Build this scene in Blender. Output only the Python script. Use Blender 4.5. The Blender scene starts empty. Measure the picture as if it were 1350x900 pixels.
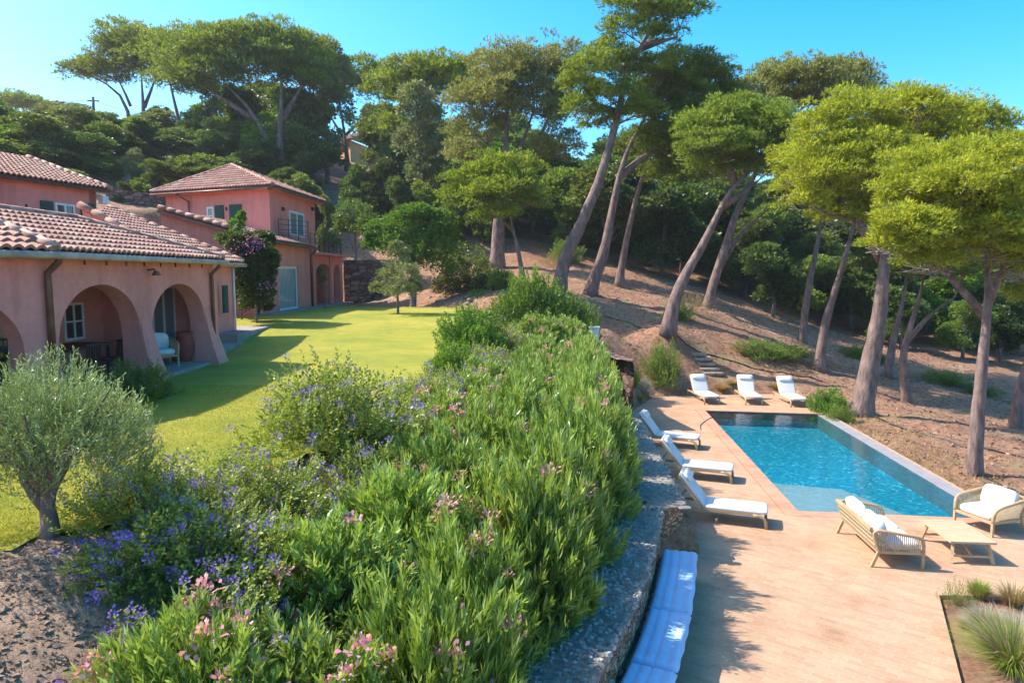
import bpy, bmesh, math, random
import numpy as np
from mathutils import Vector, Matrix
random.seed(7); RNG = np.random.default_rng(11)
S = bpy.context.scene; COL = S.collection
CAMZ = 5.1; TH = math.atan(87/900.0)

# ---------------------------------------------------------------- camera, sky, sun, exposure
cam_d = bpy.data.cameras.new('camera'); cam = bpy.data.objects.new('camera', cam_d); COL.objects.link(cam)
cam_d.lens = 24.0; cam_d.sensor_width = 36.0; cam_d.clip_end = 3000; cam_d.clip_start = .05
cam.location = (0, 0, CAMZ); cam.rotation_euler = (math.pi/2-TH, 0, 0)
S.camera = cam
S.render.resolution_x = 1024; S.render.resolution_y = 682
SUN_EL = math.radians(47.5); sx, sy = -0.97, 0.22
_n = math.hypot(sx, sy); sx /= _n; sy /= _n
SUN = Vector((sx*math.cos(SUN_EL), sy*math.cos(SUN_EL), math.sin(SUN_EL)))
W = bpy.data.worlds.new('World'); S.world = W; W.use_nodes = True
nt = W.node_tree; bg = nt.nodes['Background']
sky = nt.nodes.new('ShaderNodeTexSky'); sky.sky_type = 'NISHITA'; sky.sun_disc = False
sky.sun_elevation = SUN_EL; sky.sun_rotation = math.atan2(sx, sy)
sky.air_density = 1.0; sky.dust_density = 1.6; sky.ozone_density = 3.5; sky.altitude = 0
hs = nt.nodes.new('ShaderNodeHueSaturation'); hs.inputs['Saturation'].default_value = 1.5; hs.inputs['Hue'].default_value = .49
nt.links.new(sky.outputs[0], hs.inputs['Color'])
nt.links.new(hs.outputs[0], bg.inputs['Color']); bg.inputs['Strength'].default_value = 0.15
sl = bpy.data.lights.new('sun', 'SUN'); sl.energy = 3.5; sl.angle = math.radians(.55); sl.color = (1, .93, .82)
so = bpy.data.objects.new('sun', sl); COL.objects.link(so); so.rotation_euler = SUN.to_track_quat('Z', 'Y').to_euler()
so.location = (-40, 10, 50)
S.view_settings.view_transform = 'Standard'; S.view_settings.look = 'None'
S.view_settings.exposure = 1.32; S.view_settings.gamma = 1
try:
    S.cycles.max_bounces = 7; S.cycles.transparent_max_bounces = 12; S.cycles.diffuse_bounces = 3
except Exception: pass

# ---------------------------------------------------------------- pixel -> world helpers (photo is 1350 x 900)
def ray(px, py):
    u = (px-675)/900.0; v = (py-450)/900.0; c, s = math.cos(TH), math.sin(TH)
    d = (u, c-v*s, -s-v*c)
    return d[0]/d[1], d[2]/d[1]
def at(px, py, Y):
    a, b = ray(px, py); return Vector((a*Y, Y, CAMZ+b*Y))
def onz(px, py, z):
    a, b = ray(px, py); Y = (z-CAMZ)/b; return Vector((a*Y, Y, z))
def sst(a, b, x):
    t = np.clip((x-a)/(b-a), 0, 1); return t*t*(3-2*t)

# ---------------------------------------------------------------- materials
def newmat(name):
    m = bpy.data.materials.new(name); m.use_nodes = True
    b = m.node_tree.nodes['Principled BSDF']
    return m, m.node_tree, b
def N(t, ty, **kw):
    n = t.nodes.new(ty)
    for k, v in kw.items(): setattr(n, k, v)
    return n
def ramp(t, fac, stops):
    r = N(t, 'ShaderNodeValToRGB'); e = r.color_ramp.elements
    while len(e) < len(stops): e.new(.5)
    for i, (p, c) in enumerate(stops):
        e[i].position = p; e[i].color = (*c, 1)
    t.links.new(fac, r.inputs[0]); return r.outputs[0]
def noise(t, scale, detail=4, rough=.6, dist=0, coord=None, sc=None):
    n = N(t, 'ShaderNodeTexNoise'); n.inputs['Scale'].default_value = scale; n.inputs['Detail'].default_value = detail
    n.inputs['Roughness'].default_value = rough; n.inputs['Distortion'].default_value = dist
    if coord is None:
        tc = N(t, 'ShaderNodeTexCoord'); coord = tc.outputs['Object']
    if sc:
        mp = N(t, 'ShaderNodeMapping'); mp.inputs['Scale'].default_value = sc; t.links.new(coord, mp.inputs[0]); coord = mp.outputs[0]
    t.links.new(coord, n.inputs['Vector']); return n.outputs['Fac']
def bump(t, b, h, strength, dist):
    n = N(t, 'ShaderNodeBump'); n.inputs['Strength'].default_value = strength; n.inputs['Distance'].default_value = dist
    t.links.new(h, n.inputs['Height']); t.links.new(n.outputs[0], b.inputs['Normal'])
def mixc(t, f, a, b, mode='MIX'):
    n = N(t, 'ShaderNodeMix', data_type='RGBA', blend_type=mode)
    for s, v in ((n.inputs[0], f), (n.inputs[6], a), (n.inputs[7], b)):
        if isinstance(v, (int, float)): s.default_value = v
        elif isinstance(v, tuple): s.default_value = (*v, 1) if len(v) == 3 else v
        else: t.links.new(v, s)
    return n.outputs[2]
def simple(name, col, rough=.6, var=.15, scale=6, bscale=40, bstr=.3, bd=.01, metal=0, sc=None):
    m, t, b = newmat(name); b.inputs['Roughness'].default_value = rough; b.inputs['Metallic'].default_value = metal
    f = noise(t, scale, 5, sc=sc)
    lo = tuple(max(0, c*(1-var*1.6)) for c in col); hi = tuple(min(1, c*(1+var*1.6)) for c in col)
    t.links.new(ramp(t, f, [(.3, lo), (.7, hi)]), b.inputs['Base Color'])
    if bstr: bump(t, b, noise(t, bscale, 4, sc=sc), bstr, bd)
    return m
def leafmat(name, stops, trans=.35, rough=.5, big=.0, spec=.3):
    """stops: colours over the per-leaf attribute v"""
    m, t, b = newmat(name); b.inputs['Roughness'].default_value = rough
    b.inputs['Specular IOR Level'].default_value = spec
    a = N(t, 'ShaderNodeAttribute', attribute_name='v')
    n = len(stops)
    c = ramp(t, a.outputs['Fac'], [(i/(n-1) if n > 1 else 0, s) for i, s in enumerate(stops)])
    if big:
        oi = N(t, 'ShaderNodeObjectInfo'); hsn = N(t, 'ShaderNodeHueSaturation')
        mr = N(t, 'ShaderNodeMapRange'); mr.inputs[3].default_value = 1-big; mr.inputs[4].default_value = 1+big
        t.links.new(oi.outputs['Random'], mr.inputs[0]); t.links.new(mr.outputs[0], hsn.inputs['Value'])
        mr2 = N(t, 'ShaderNodeMapRange'); mr2.inputs[3].default_value = .5-big*.06; mr2.inputs[4].default_value = .5+big*.06
        wn = N(t, 'ShaderNodeTexWhiteNoise', noise_dimensions='1D'); t.links.new(oi.outputs['Random'], wn.inputs['W'])
        t.links.new(wn.outputs['Value'], mr2.inputs[0]); t.links.new(mr2.outputs[0], hsn.inputs['Hue'])
        t.links.new(c, hsn.inputs['Color']); c = hsn.outputs[0]
    t.links.new(c, b.inputs['Base Color'])
    tr = N(t, 'ShaderNodeBsdfTranslucent'); 
    tc = mixc(t, 1.0, c, (1.35, 1.25, .55), 'MULTIPLY'); t.links.new(tc, tr.inputs[0])
    mx = N(t, 'ShaderNodeMixShader'); mx.inputs[0].default_value = trans
    t.links.new(b.outputs[0], mx.inputs[1]); t.links.new(tr.outputs[0], mx.inputs[2])
    t.links.new(mx.outputs[0], t.nodes['Material Output'].inputs['Surface'])
    return m

M = {}
M['plaster'] = simple('pink_plaster', (.72, .26, .215), .85, .07, 1.1, 18, .35, .02)
M['plaster_far'] = simple('salmon_plaster', (.72, .25, .19), .85, .05, .9, 18, .25, .02)
for k_ in ('plaster', 'plaster_far'):
    t = M[k_].node_tree; b = t.nodes['Principled BSDF']; src = b.inputs['Base Color'].links[0].from_socket
    st1 = ramp(t, noise(t, 1.6, 6, .7, .3, sc=(1, 1, .18)), [(.3, (.80, .76, .76)), (.5, (1, 1, 1)), (.75, (1.06, 1.08, 1.08))]); st2 = ramp(t, noise(t, 7, 6, .75), [(.3, (.88, .86, .86)), (.6, (1.02, 1.03, 1.03))])
    t.links.new(mixc(t, 1.0, mixc(t, 1.0, src, st1, 'MULTIPLY'), st2, 'MULTIPLY'), b.inputs['Base Color'])
M['ochre'] = simple('ochre_plaster', (.62, .36, .16), .85, .06, .9, 18, .25, .02)
M['green_shutter'] = simple('green_shutter', (.018, .07, .05), .8, .1)
M['white_paint'] = simple('white_paint', (.72, .73, .74), .4, .04, bstr=0)
M['copper'] = simple('copper_gutter', (.16, .075, .05), .45, .25, 3, bstr=.1, metal=.4)
M['zinc'] = simple('gutter_zinc', (.44, .34, .27), .5, .15, 3, bstr=.1)
M['dark'] = simple('dark_interior', (.02, .018, .016), .8, .1, bstr=0)
M['iron'] = simple('iron_rail', (.05, .05, .05), .5, .1, bstr=0)
M['teak'] = simple('teak_wood', (.46, .30, .16), .55, .14, 3, 30, .15, .004, sc=(1, 1, 8))
M['table_wood'] = simple('table_wood', (.50, .35, .21), .6, .12, 3, 30, .15, .004, sc=(14, 1, 1))
M['cushion'] = simple('white_cushion', (.66, .64, .62), .9, .03, 5, 60, .15, .004)
M['sling'] = simple('lounger_fabric', (.58, .565, .56), .9, .03, 5, 120, .15, .003)
M['blue_cushion'] = simple('blue_cushion', (.36, .50, .68), .9, .05, 5, 8, .35, .03)
M['terracotta'] = simple('terracotta_pot', (.28, .055, .035), .75, .15, 4)
M['darkwood'] = simple('dark_rattan', (.035, .022, .018), .6, .2, 20)
M['bark'] = simple('pine_bark', (.19, .125, .105), .9, .35, 5, 9, .9, .06, sc=(1, 1, .35))
M['bark_grey'] = simple('grey_bark', (.17, .145, .13), .9, .3, 5, 9, .8, .05, sc=(1, 1, .35))
M['twig'] = simple('dry_twig', (.24, .19, .15), .9, .2)
M['pipe'] = simple('black_hose', (.012, .011, .01), .5, .1, bstr=0)
M['stone_step'] = simple('stone_step', (.30, .23, .17), .9, .25, 5, 14, .6, .03)
M['slab'] = simple('grey_slab', (.30, .25, .22), .85, .15, 2, 20, .3, .01)
M['rim'] = simple('pool_rim_stone', (.27, .245, .255), .7, .08, 3, 60, .2, .004)
M['pole'] = simple('utility_pole_wood', (.09, .075, .06), .8, .1)
# foliage
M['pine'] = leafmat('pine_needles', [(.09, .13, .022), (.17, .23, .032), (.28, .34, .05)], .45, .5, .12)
M['pine_lit'] = leafmat('sunlit_pine_needles', [(.14, .18, .02), (.30, .34, .03), (.47, .50, .06)], .48, .5, .06)  # sunlit look of the right-hand crowns put into the needle colour
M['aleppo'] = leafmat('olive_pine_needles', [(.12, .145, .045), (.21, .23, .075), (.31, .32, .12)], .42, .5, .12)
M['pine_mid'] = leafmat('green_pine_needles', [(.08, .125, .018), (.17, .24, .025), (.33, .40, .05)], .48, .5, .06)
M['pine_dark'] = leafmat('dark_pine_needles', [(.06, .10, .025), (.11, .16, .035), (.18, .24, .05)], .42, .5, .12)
M['oak'] = leafmat('holm_oak_leaves', [(.055, .09, .026), (.11, .16, .04), (.18, .245, .065)], .42, .4, .35)
M['bush_mid'] = leafmat('shrub_leaves', [(.08, .13, .026), (.15, .22, .04), (.25, .33, .07)], .42, .45, .25)
M['bush_bright'] = leafmat('bright_shrub_leaves', [(.07, .15, .02), (.12, .23, .025), (.20, .33, .04)], .35, .45, .12)
M['silver'] = leafmat('silver_leaves', [(.22, .24, .20), (.33, .35, .31), (.45, .47, .43)], .25, .6)
M['olive'] = leafmat('olive_leaves', [(.13, .18, .06), (.24, .32, .13), (.42, .50, .26)], .25, .4)
M['olive_pale'] = leafmat('pale_tree_leaves', [(.13, .16, .06), (.21, .24, .10), (.30, .32, .15)], .3, .5)
M['oleander'] = leafmat('oleander_leaves', [(.07, .12, .025), (.16, .25, .04), (.29, .40, .07), (.44, .54, .20)], .3, .35, .1, .5)
M['duranta'] = leafmat('small_shrub_leaves', [(.13, .17, .035), (.27, .33, .055), (.46, .50, .13)], .32, .45, .12)
M['laurel'] = leafmat('hedge_leaves', [(.07, .13, .02), (.13, .22, .03), (.22, .32, .06)], .35, .4)
M['petal_pink'] = leafmat('pink_petals', [(.62, .20, .34), (.75, .32, .46), (.80, .55, .60)], .35, .6)
M['petal_purple'] = leafmat('violet_petals', [(.17, .10, .55), (.27, .17, .68), (.42, .32, .75)], .35, .6)
M['petal_orange'] = leafmat('orange_petals', [(.55, .16, .02), (.7, .28, .03)], .35, .6)
M['petal_magenta'] = leafmat('bougainvillea_bracts', [(.38, .09, .42), (.5, .16, .5), (.55, .3, .55)], .35, .6)
M['dry_grass'] = leafmat('dry_grass', [(.25, .17, .07), (.38, .28, .13), (.5, .40, .22)], .3, .7)
M['green_grass'] = leafmat('green_grass', [(.10, .17, .02), (.2, .3, .03), (.36, .42, .10)], .35, .6)
M['lawn_blade'] = leafmat('lawn_blades', [(.22, .26, .02), (.30, .33, .025), (.38, .38, .05)], .35, .6)
M['feather'] = leafmat('feather_plume', [(.32, .22, .16), (.45, .34, .25)], .4, .7)

# soil
m, t, b = newmat('pine_soil'); b.inputs['Roughness'].default_value = .95
tc = N(t, 'ShaderNodeTexCoord').outputs['Object']
c1 = ramp(t, noise(t, .35, 7, .65, coord=tc), [(.3, (.30, .145, .08)), (.5, (.38, .20, .115)), (.68, (.44, .27, .165))])
c2 = ramp(t, noise(t, 5, 6, .75, coord=tc), [(.30, (.36, .27, .22)), (.55, (1, 1, 1)), (.8, (1.25, 1.2, 1.1))])
c3 = mixc(t, 1.0, c1, c2, 'MULTIPLY')
gm = ramp(t, noise(t, .5, 5, .7, coord=tc, sc=(1, 1, 1)), [(.56, (0, 0, 0)), (.68, (.6, .6, .6))])
c4 = mixc(t, gm, c3, (.30, .27, .11)); t.links.new(c4, b.inputs['Base Color'])
bump(t, b, noise(t, 3.5, 8, .8, coord=tc), .9, .16); M['soil'] = m
m, t, b = newmat('bed_soil'); b.inputs['Roughness'].default_value = .95
tc = N(t, 'ShaderNodeTexCoord').outputs['Object']
c1 = ramp(t, noise(t, 14, 7, .75, coord=tc), [(.3, (.25, .135, .08)), (.5, (.52, .33, .21)), (.72, (.68, .48, .33))])
t.links.new(c1, b.inputs['Base Color']); bump(t, b, noise(t, 9, 8, .75, coord=tc), 1.0, .12); M['bed'] = m
# lawn
m, t, b = newmat('lawn_grass'); b.inputs['Roughness'].default_value = .9
tc = N(t, 'ShaderNodeTexCoord').outputs['Object']
c1 = ramp(t, noise(t, .30, 6, .65, coord=tc, sc=(1, 1.6, 1)), [(.32, (.23, .26, .02)), (.5, (.35, .325, .02)), (.66, (.46, .37, .045))])
c2 = ramp(t, noise(t, 60, 4, .8, coord=tc), [(.25, (.6, .65, .6)), (.7, (1.15, 1.12, 1.1))])
c5 = ramp(t, noise(t, 2.2, 5, .7, coord=tc), [(.3, (.82, .88, .8)), (.7, (1.1, 1.08, 1.0))])
t.links.new(mixc(t, 1.0, mixc(t, 1.0, c1, c2, 'MULTIPLY'), c5, 'MULTIPLY'), b.inputs['Base Color']); bump(t, b, noise(t, 90, 3, .8, coord=tc), .8, .03); M['lawn'] = m
# deck of terracotta pavers
def paver(name, ca, cb, cm, bw, bh, ang, mort=.012, off=.5):
    m, t, b = newmat(name); b.inputs['Roughness'].default_value = .8
    tc = N(t, 'ShaderNodeTexCoord').outputs['Object']
    mp = N(t, 'ShaderNodeMapping'); mp.inputs['Rotation'].default_value = (0, 0, ang); t.links.new(tc, mp.inputs[0])
    br = N(t, 'ShaderNodeTexBrick'); br.offset = off; t.links.new(mp.outputs[0], br.inputs['Vector'])
    br.inputs['Scale'].default_value = 1; br.inputs['Brick Width'].default_value = bw; br.inputs['Row Height'].default_value = bh
    br.inputs['Mortar Size'].default_value = mort*.5; br.inputs['Mortar Smooth'].default_value = .3; br.inputs['Bias'].default_value = 0
    br.inputs['Color1'].default_value = (*ca, 1); br.inputs['Color2'].default_value = (*cb, 1); br.inputs['Mortar'].default_value = (*cm, 1)
    f = ramp(t, noise(t, .9, 6, .7, coord=tc), [(.3, (.80, .72, .66)), (.5, (1, 1, 1)), (.7, (1.08, 1.12, 1.12))])
    g = ramp(t, noise(t, 18, 5, .7, coord=tc), [(.3, (.86, .84, .82)), (.7, (1.08, 1.08, 1.08))])
    t.links.new(mixc(t, 1.0, mixc(t, 1.0, br.outputs[0], f, 'MULTIPLY'), g, 'MULTIPLY'), b.inputs['Base Color'])
    iv = N(t, 'ShaderNodeMath', operation='SUBTRACT'); iv.inputs[0].default_value = 1; t.links.new(br.outputs['Fac'], iv.inputs[1])
    bump(t, b, iv.outputs[0], .35, .006); return m
M['deck'] = paver('terracotta_pavers', (.475, .300, .178), (.41, .236, .14), (.47, .32, .21), .30, .10, math.radians(38), .011)
M['coping'] = paver('brick_coping', (.52, .27, .165), (.46, .225, .135), (.42, .27, .19), .30, .15, 0)
# rubble stone
def rubble(name, stops, scale, b_d=.08, zs=1.6, dots=None):
    m, t, b = newmat(name); b.inputs['Roughness'].default_value = .9
    tc = N(t, 'ShaderNodeTexCoord').outputs['Object']
    mp = N(t, 'ShaderNodeMapping'); mp.inputs['Scale'].default_value = (1, 1, zs); t.links.new(tc, mp.inputs[0])
    ns = N(t, 'ShaderNodeTexNoise'); ns.inputs['Scale'].default_value = 3; t.links.new(mp.outputs[0], ns.inputs[0])
    wv = mixc(t, .12, mp.outputs[0], ns.outputs['Color'])
    v = N(t, 'ShaderNodeTexVoronoi'); v.inputs['Scale'].default_value = scale; t.links.new(wv, v.inputs['Vector'])
    v2 = N(t, 'ShaderNodeTexVoronoi', feature='DISTANCE_TO_EDGE'); v2.inputs['Scale'].default_value = scale; t.links.new(wv, v2.inputs['Vector'])
    sp = N(t, 'ShaderNodeSeparateColor'); t.links.new(v.outputs['Color'], sp.inputs[0])
    c = ramp(t, sp.outputs[0], stops)
    c = mixc(t, 1.0, c, ramp(t, noise(t, 22, 5, .7, coord=tc), [(.3, (.65, .65, .65)), (.7, (1.15, 1.15, 1.15))]), 'MULTIPLY')
    e = ramp(t, v2.outputs['Distance'], [(.0, (.25, .25, .25)), (.09, (1, 1, 1))])
    t.links.new(mixc(t, 1.0, c, e, 'MULTIPLY'), b.inputs['Base Color'])
    ad = N(t, 'ShaderNodeMath', operation='MULTIPLY_ADD'); t.links.new(noise(t, 12, 6, .7, coord=tc), ad.inputs[0]); ad.inputs[1].default_value = .5
    t.links.new(e, ad.inputs[2]); bump(t, b, ad.outputs[0], .9, b_d); return m
M['rubble'] = rubble('rubble_stone', [(.1, (.24, .13, .07)), (.5, (.36, .23, .13)), (.9, (.46, .34, .22))], 9, .05, 2.0)
M['darkrubble'] = rubble('shaded_rubble_stone', [(.1, (.12, .07, .05)), (.5, (.20, .12, .09)), (.9, (.30, .2, .15))], 2.5, .08, 2)  # darker rubble copy, the retaining wall's shade put into its colour
m, t, b = newmat('slate_cap'); b.inputs['Roughness'].default_value = .8
tc = N(t, 'ShaderNodeTexCoord').outputs['Object']
c1 = ramp(t, noise(t, 9, 8, .75, 1.0, coord=tc), [(.32, (.19, .155, .125)), (.5, (.41, .345, .28)), (.68, (.62, .54, .45))])
c2 = ramp(t, noise(t, 34, 4, .6, coord=tc), [(.66, (0, 0, 0)), (.72, (1, 1, 1))])
t.links.new(mixc(t, c2, c1, (.55, .54, .52)), b.inputs['Base Color']); bump(t, b, noise(t, 8, 8, .8, .8, coord=tc), 1.0, .12); M['cap'] = m
# roof tiles, colour per tile
m, t, b = newmat('clay_tiles'); b.inputs['Roughness'].default_value = .85
a = N(t, 'ShaderNodeAttribute', attribute_name='v')
c = ramp(t, a.outputs['Fac'], [(0, (.29, .13, .09)), (.35, (.42, .205, .145)), (.7, (.50, .28, .20)), (1, (.58, .39, .29))])
c = mixc(t, 1.0, c, ramp(t, noise(t, 2.0, 6, .7), [(.3, (.72, .70, .68)), (.7, (1.12, 1.1, 1.08))]), 'MULTIPLY')
t.links.new(c, b.inputs['Base Color']); bump(t, b, noise(t, 40, 4), .4, .01); M['tile'] = m
# pool
m, t, b = newmat('pool_mosaic_sparkle'); b.inputs['Roughness'].default_value = .4
tc = N(t, 'ShaderNodeTexCoord').outputs['Object']
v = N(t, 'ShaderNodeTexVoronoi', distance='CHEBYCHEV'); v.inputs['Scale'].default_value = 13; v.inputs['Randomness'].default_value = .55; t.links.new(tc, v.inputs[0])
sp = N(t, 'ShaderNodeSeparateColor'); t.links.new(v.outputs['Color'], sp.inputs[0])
t.links.new(ramp(t, sp.outputs[0], [(.0, (.006, .16, .25)), (.6, (.010, .22, .31)), (.9, (.025, .30, .38)), (1, (.16, .50, .55))]), b.inputs['Base Color']); M['mosaic_sparkle'] = m  # tile tones; the palest cells paint the water's sparkle into the colour
M['shelf'] = simple('pool_shelf_stone', (.36, .30, .30), .6, .08, 5, 60, .2, .004)
m, t, b = newmat('pool_water'); t.nodes.remove(b)
tc = N(t, 'ShaderNodeTexCoord').outputs['Object']
fr = N(t, 'ShaderNodeFresnel'); fr.inputs['IOR'].default_value = 1.33
bn = N(t, 'ShaderNodeBump'); bn.inputs['Strength'].default_value = .22; bn.inputs['Distance'].default_value = .04
t.links.new(noise(t, 5.5, 3, .55, .4, coord=tc), bn.inputs['Height'])
t.links.new(bn.outputs[0], fr.inputs['Normal'])
gl = N(t, 'ShaderNodeBsdfGlossy'); gl.inputs['Roughness'].default_value = .03; t.links.new(bn.outputs[0], gl.inputs['Normal'])
trn = N(t, 'ShaderNodeBsdfTransparent'); trn.inputs[0].default_value = (.62, .93, .98, 1)
mx = N(t, 'ShaderNodeMixShader'); t.links.new(fr.outputs[0], mx.inputs[0]); t.links.new(trn.outputs[0], mx.inputs[1]); t.links.new(gl.outputs[0], mx.inputs[2])
t.links.new(mx.outputs[0], t.nodes['Material Output'].inputs['Surface']); M['water'] = m
# window glass: dark reflective pane
def glass(name, col):
    m, t, b = newmat(name); b.inputs['Base Color'].default_value = (*col, 1); b.inputs['Roughness'].default_value = .04
    b.inputs['Specular IOR Level'].default_value = .9; return m
M['glass'] = glass('window_glass', (.035, .045, .05)); M['glass_blue'] = glass('curtained_glass', (.16, .21, .24))

# ---------------------------------------------------------------- mesh helpers
OFF = {}
def mk_mesh(name, V, F, mat, smooth=False, v=None):
    me = bpy.data.meshes.new(name); me.from_pydata([tuple(p) for p in V], [], [tuple(f) for f in F])
    me.materials.append(mat)
    if smooth: me.polygons.foreach_set('use_smooth', [True]*len(me.polygons))
    if v is not None:
        a = me.attributes.new('v', 'FLOAT', 'FACE'); a.data.foreach_set('value', np.asarray(v, dtype=np.float32))
    me.update(); return me
def mk_quads(name, V, mat, v=None, k=4):
    """V: (n*k,3) array of separate k-gons"""
    V = np.ascontiguousarray(V, dtype=np.float32); nv = len(V); n = nv//k
    me = bpy.data.meshes.new(name); me.vertices.add(nv); me.vertices.foreach_set('co', V.ravel())
    me.loops.add(nv); me.loops.foreach_set('vertex_index', np.arange(nv, dtype=np.int32))
    me.polygons.add(n); me.polygons.foreach_set('loop_start', np.arange(0, nv, k, dtype=np.int32))
    me.materials.append(mat)
    if v is not None:
        a = me.attributes.new('v', 'FLOAT', 'FACE'); a.data.foreach_set('value', np.asarray(v, dtype=np.float32))
    me.update(calc_edges=True); return me
def link(name, me, parent=None):
    o = bpy.data.objects.new(name, me); COL.objects.link(o)
    if parent is not None: o.parent = parent
    return o
def tag(o, label=None, cat=None, group=None, kind=None):
    if label: o['label'] = label
    if cat: o['category'] = cat
    if group: o['group'] = group
    if kind: o['kind'] = kind
    return o
def thing(name, loc, label, cat, group=None, rz=0):
    o = bpy.data.objects.new(name, None); COL.objects.link(o); o.location = loc; o.rotation_euler = (0, 0, rz)
    o.empty_display_size = .2
    return tag(o, label, cat, group)
def rootof(p):
    while p.parent is not None: p = p.parent
    return p
class MB:
    def __init__(s): s.V = []; s.F = []; s.a = []
    def add(s, V, F, a=0.5):
        n = len(s.V); s.V += [Vector(p) for p in V]; s.F += [tuple(i+n for i in f) for f in F]; s.a += [a]*len(F); return s
    def box(s, c, d, rz=0, M4=None):
        c = Vector(c); hx, hy, hz = d[0]/2, d[1]/2, d[2]/2; R = Matrix.Rotation(rz, 3, 'Z')
        P = [Vector((x, y, z)) for z in (-hz, hz) for y in (-hy, hy) for x in (-hx, hx)]
        P = [c+R@p for p in P]
        if M4: P = [M4@p for p in P]
        return s.add(P, [(0, 2, 3, 1), (4, 5, 7, 6), (0, 1, 5, 4), (1, 3, 7, 5), (3, 2, 6, 7), (2, 0, 4, 6)])
    def bar(s, a, b, w, h=None, up=(0, 0, 1)):
        a = Vector(a); b = Vector(b); h = h or w; d = (b-a).normalized(); up = Vector(up)
        if abs(d.dot(up)) > .95: up = Vector((1, 0, 0))
        x = d.cross(up).normalized(); z = x.cross(d)
        P = [p+x*i*w/2+z*j*h/2 for p in (a, b) for j in (-1, 1) for i in (-1, 1)]
        return s.add(P, [(0, 1, 3, 2), (4, 6, 7, 5), (0, 4, 5, 1), (1, 5, 7, 3), (3, 7, 6, 2), (2, 6, 4, 0)])
    def tube(s, pts, r, n=8, jit=0, cap=True):
        pts = [Vector(p) for p in pts]
        if not hasattr(r, '__len__'): r = [r]*len(pts)
        base = len(s.V); up = Vector((0, 0, 1)) if abs((pts[1]-pts[0]).normalized().z) < .9 else Vector((1, 0, 0))
        for i, p in enumerate(pts):
            d = (pts[min(i+1, len(pts)-1)]-pts[max(i-1, 0)]).normalized()
            x = d.cross(up).normalized(); y = d.cross(x).normalized()
            for k in range(n):
                q = 2*math.pi*k/n; rr = r[i]*(1+jit*random.uniform(-1, 1))
                s.V.append(p+(x*math.cos(q)+y*math.sin(q))*rr)
        for i in range(len(pts)-1):
            for k in range(n):
                a = base+i*n+k; b = base+i*n+(k+1) % n
                s.F.append((a, b, b+n, a+n)); s.a.append(.5)
        if cap:
            s.F.append(tuple(base+k for k in range(n))[::-1]); s.F.append(tuple(base+(len(pts)-1)*n+k for k in range(n))); s.a += [.5, .5]
        return s
    def flat(s, pts, w, h):
        """flat strip of rectangular section along a polyline in 3D (w sideways along +y local, h thick)"""
        for a, b in zip(pts[:-1], pts[1:]): s.bar(a, b, w, h)
        return s
    def prism(s, poly, z0, z1):
        n = len(poly); P = [(x, y, z0) for x, y in poly]+[(x, y, z1) for x, y in poly]
        F = [tuple(range(n))[::-1], tuple(range(n, 2*n))]+[(i, (i+1) % n, (i+1) % n+n, i+n) for i in range(n)]
        return s.add(P, F)
    def pillow(s, c, d, e=.35, n=14, R=None, dimple=0):
        c = Vector(c); base = len(s.V); m = n//2
        f = lambda v: math.copysign(abs(v)**e, v)
        for i in range(m+1):
            ph = -math.pi/2+math.pi*i/m
            for k in range(n):
                q = 2*math.pi*k/n
                p = Vector((f(math.cos(ph))*f(math.cos(q))*d[0]/2, f(math.cos(ph))*f(math.sin(q))*d[1]/2, math.copysign(abs(math.sin(ph))**.7, math.sin(ph))*d[2]/2))
                if R: p = R@p
                s.V.append(c+p)
        for i in range(m):
            for k in range(n):
                s.F.append((base+i*n+k, base+i*n+(k+1) % n, base+(i+1)*n+(k+1) % n, base+(i+1)*n+k)); s.a.append(.5)
        return s
    def build(s, name, mat, parent=None, smooth=False, world=True, attr=False, autos=None):
        off = rootof(parent).location if (parent is not None and world) else Vector()
        V = [p-off for p in s.V]
        me = mk_mesh(name, V, s.F, mat, smooth, s.a if attr else None)
        bm = bmesh.new(); bm.from_mesh(me); bmesh.ops.recalc_face_normals(bm, faces=bm.faces); bm.to_mesh(me); bm.free()
        if autos: me.set_sharp_from_angle(angle=math.radians(autos))
        return link(name, me, parent)
def copy_tree(o, parent=None):
    c = o.copy(); COL.objects.link(c); c.parent = parent
    for ch in list(KIDS.get(o.name, [])): 
        k = copy_tree(ch, c)
    return c
KIDS = {}
def reg(o):
    KIDS[o.name] = [c for c in bpy.data.objects if c.parent == o]
    for c in KIDS[o.name]: reg(c)

# leaf quads ---------------------------------------------------------------
def unit(a): return a/np.maximum(np.linalg.norm(a, axis=1, keepdims=True), 1e-6)
def blades(P, D, L, Wd, wob=1.0, mid=.45):
    n = len(P); D = unit(D); r = unit(RNG.normal(size=(n, 3))); side = unit(np.cross(D, r))
    nrm = np.cross(side, D); L = np.broadcast_to(L, n)[:, None]; Wd = np.broadcast_to(Wd, n)[:, None]
    Q = np.empty((n, 4, 3)); Q[:, 0] = P; Q[:, 1] = P+D*L*mid+side*Wd/2+nrm*L*.05*wob
    Q[:, 2] = P+D*L-nrm*L*.10*wob; Q[:, 3] = P+D*L*mid-side*Wd/2+nrm*L*.05*wob
    return Q.reshape(-1, 3)
def sph(n): return unit(RNG.normal(size=(n, 3)))

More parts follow.
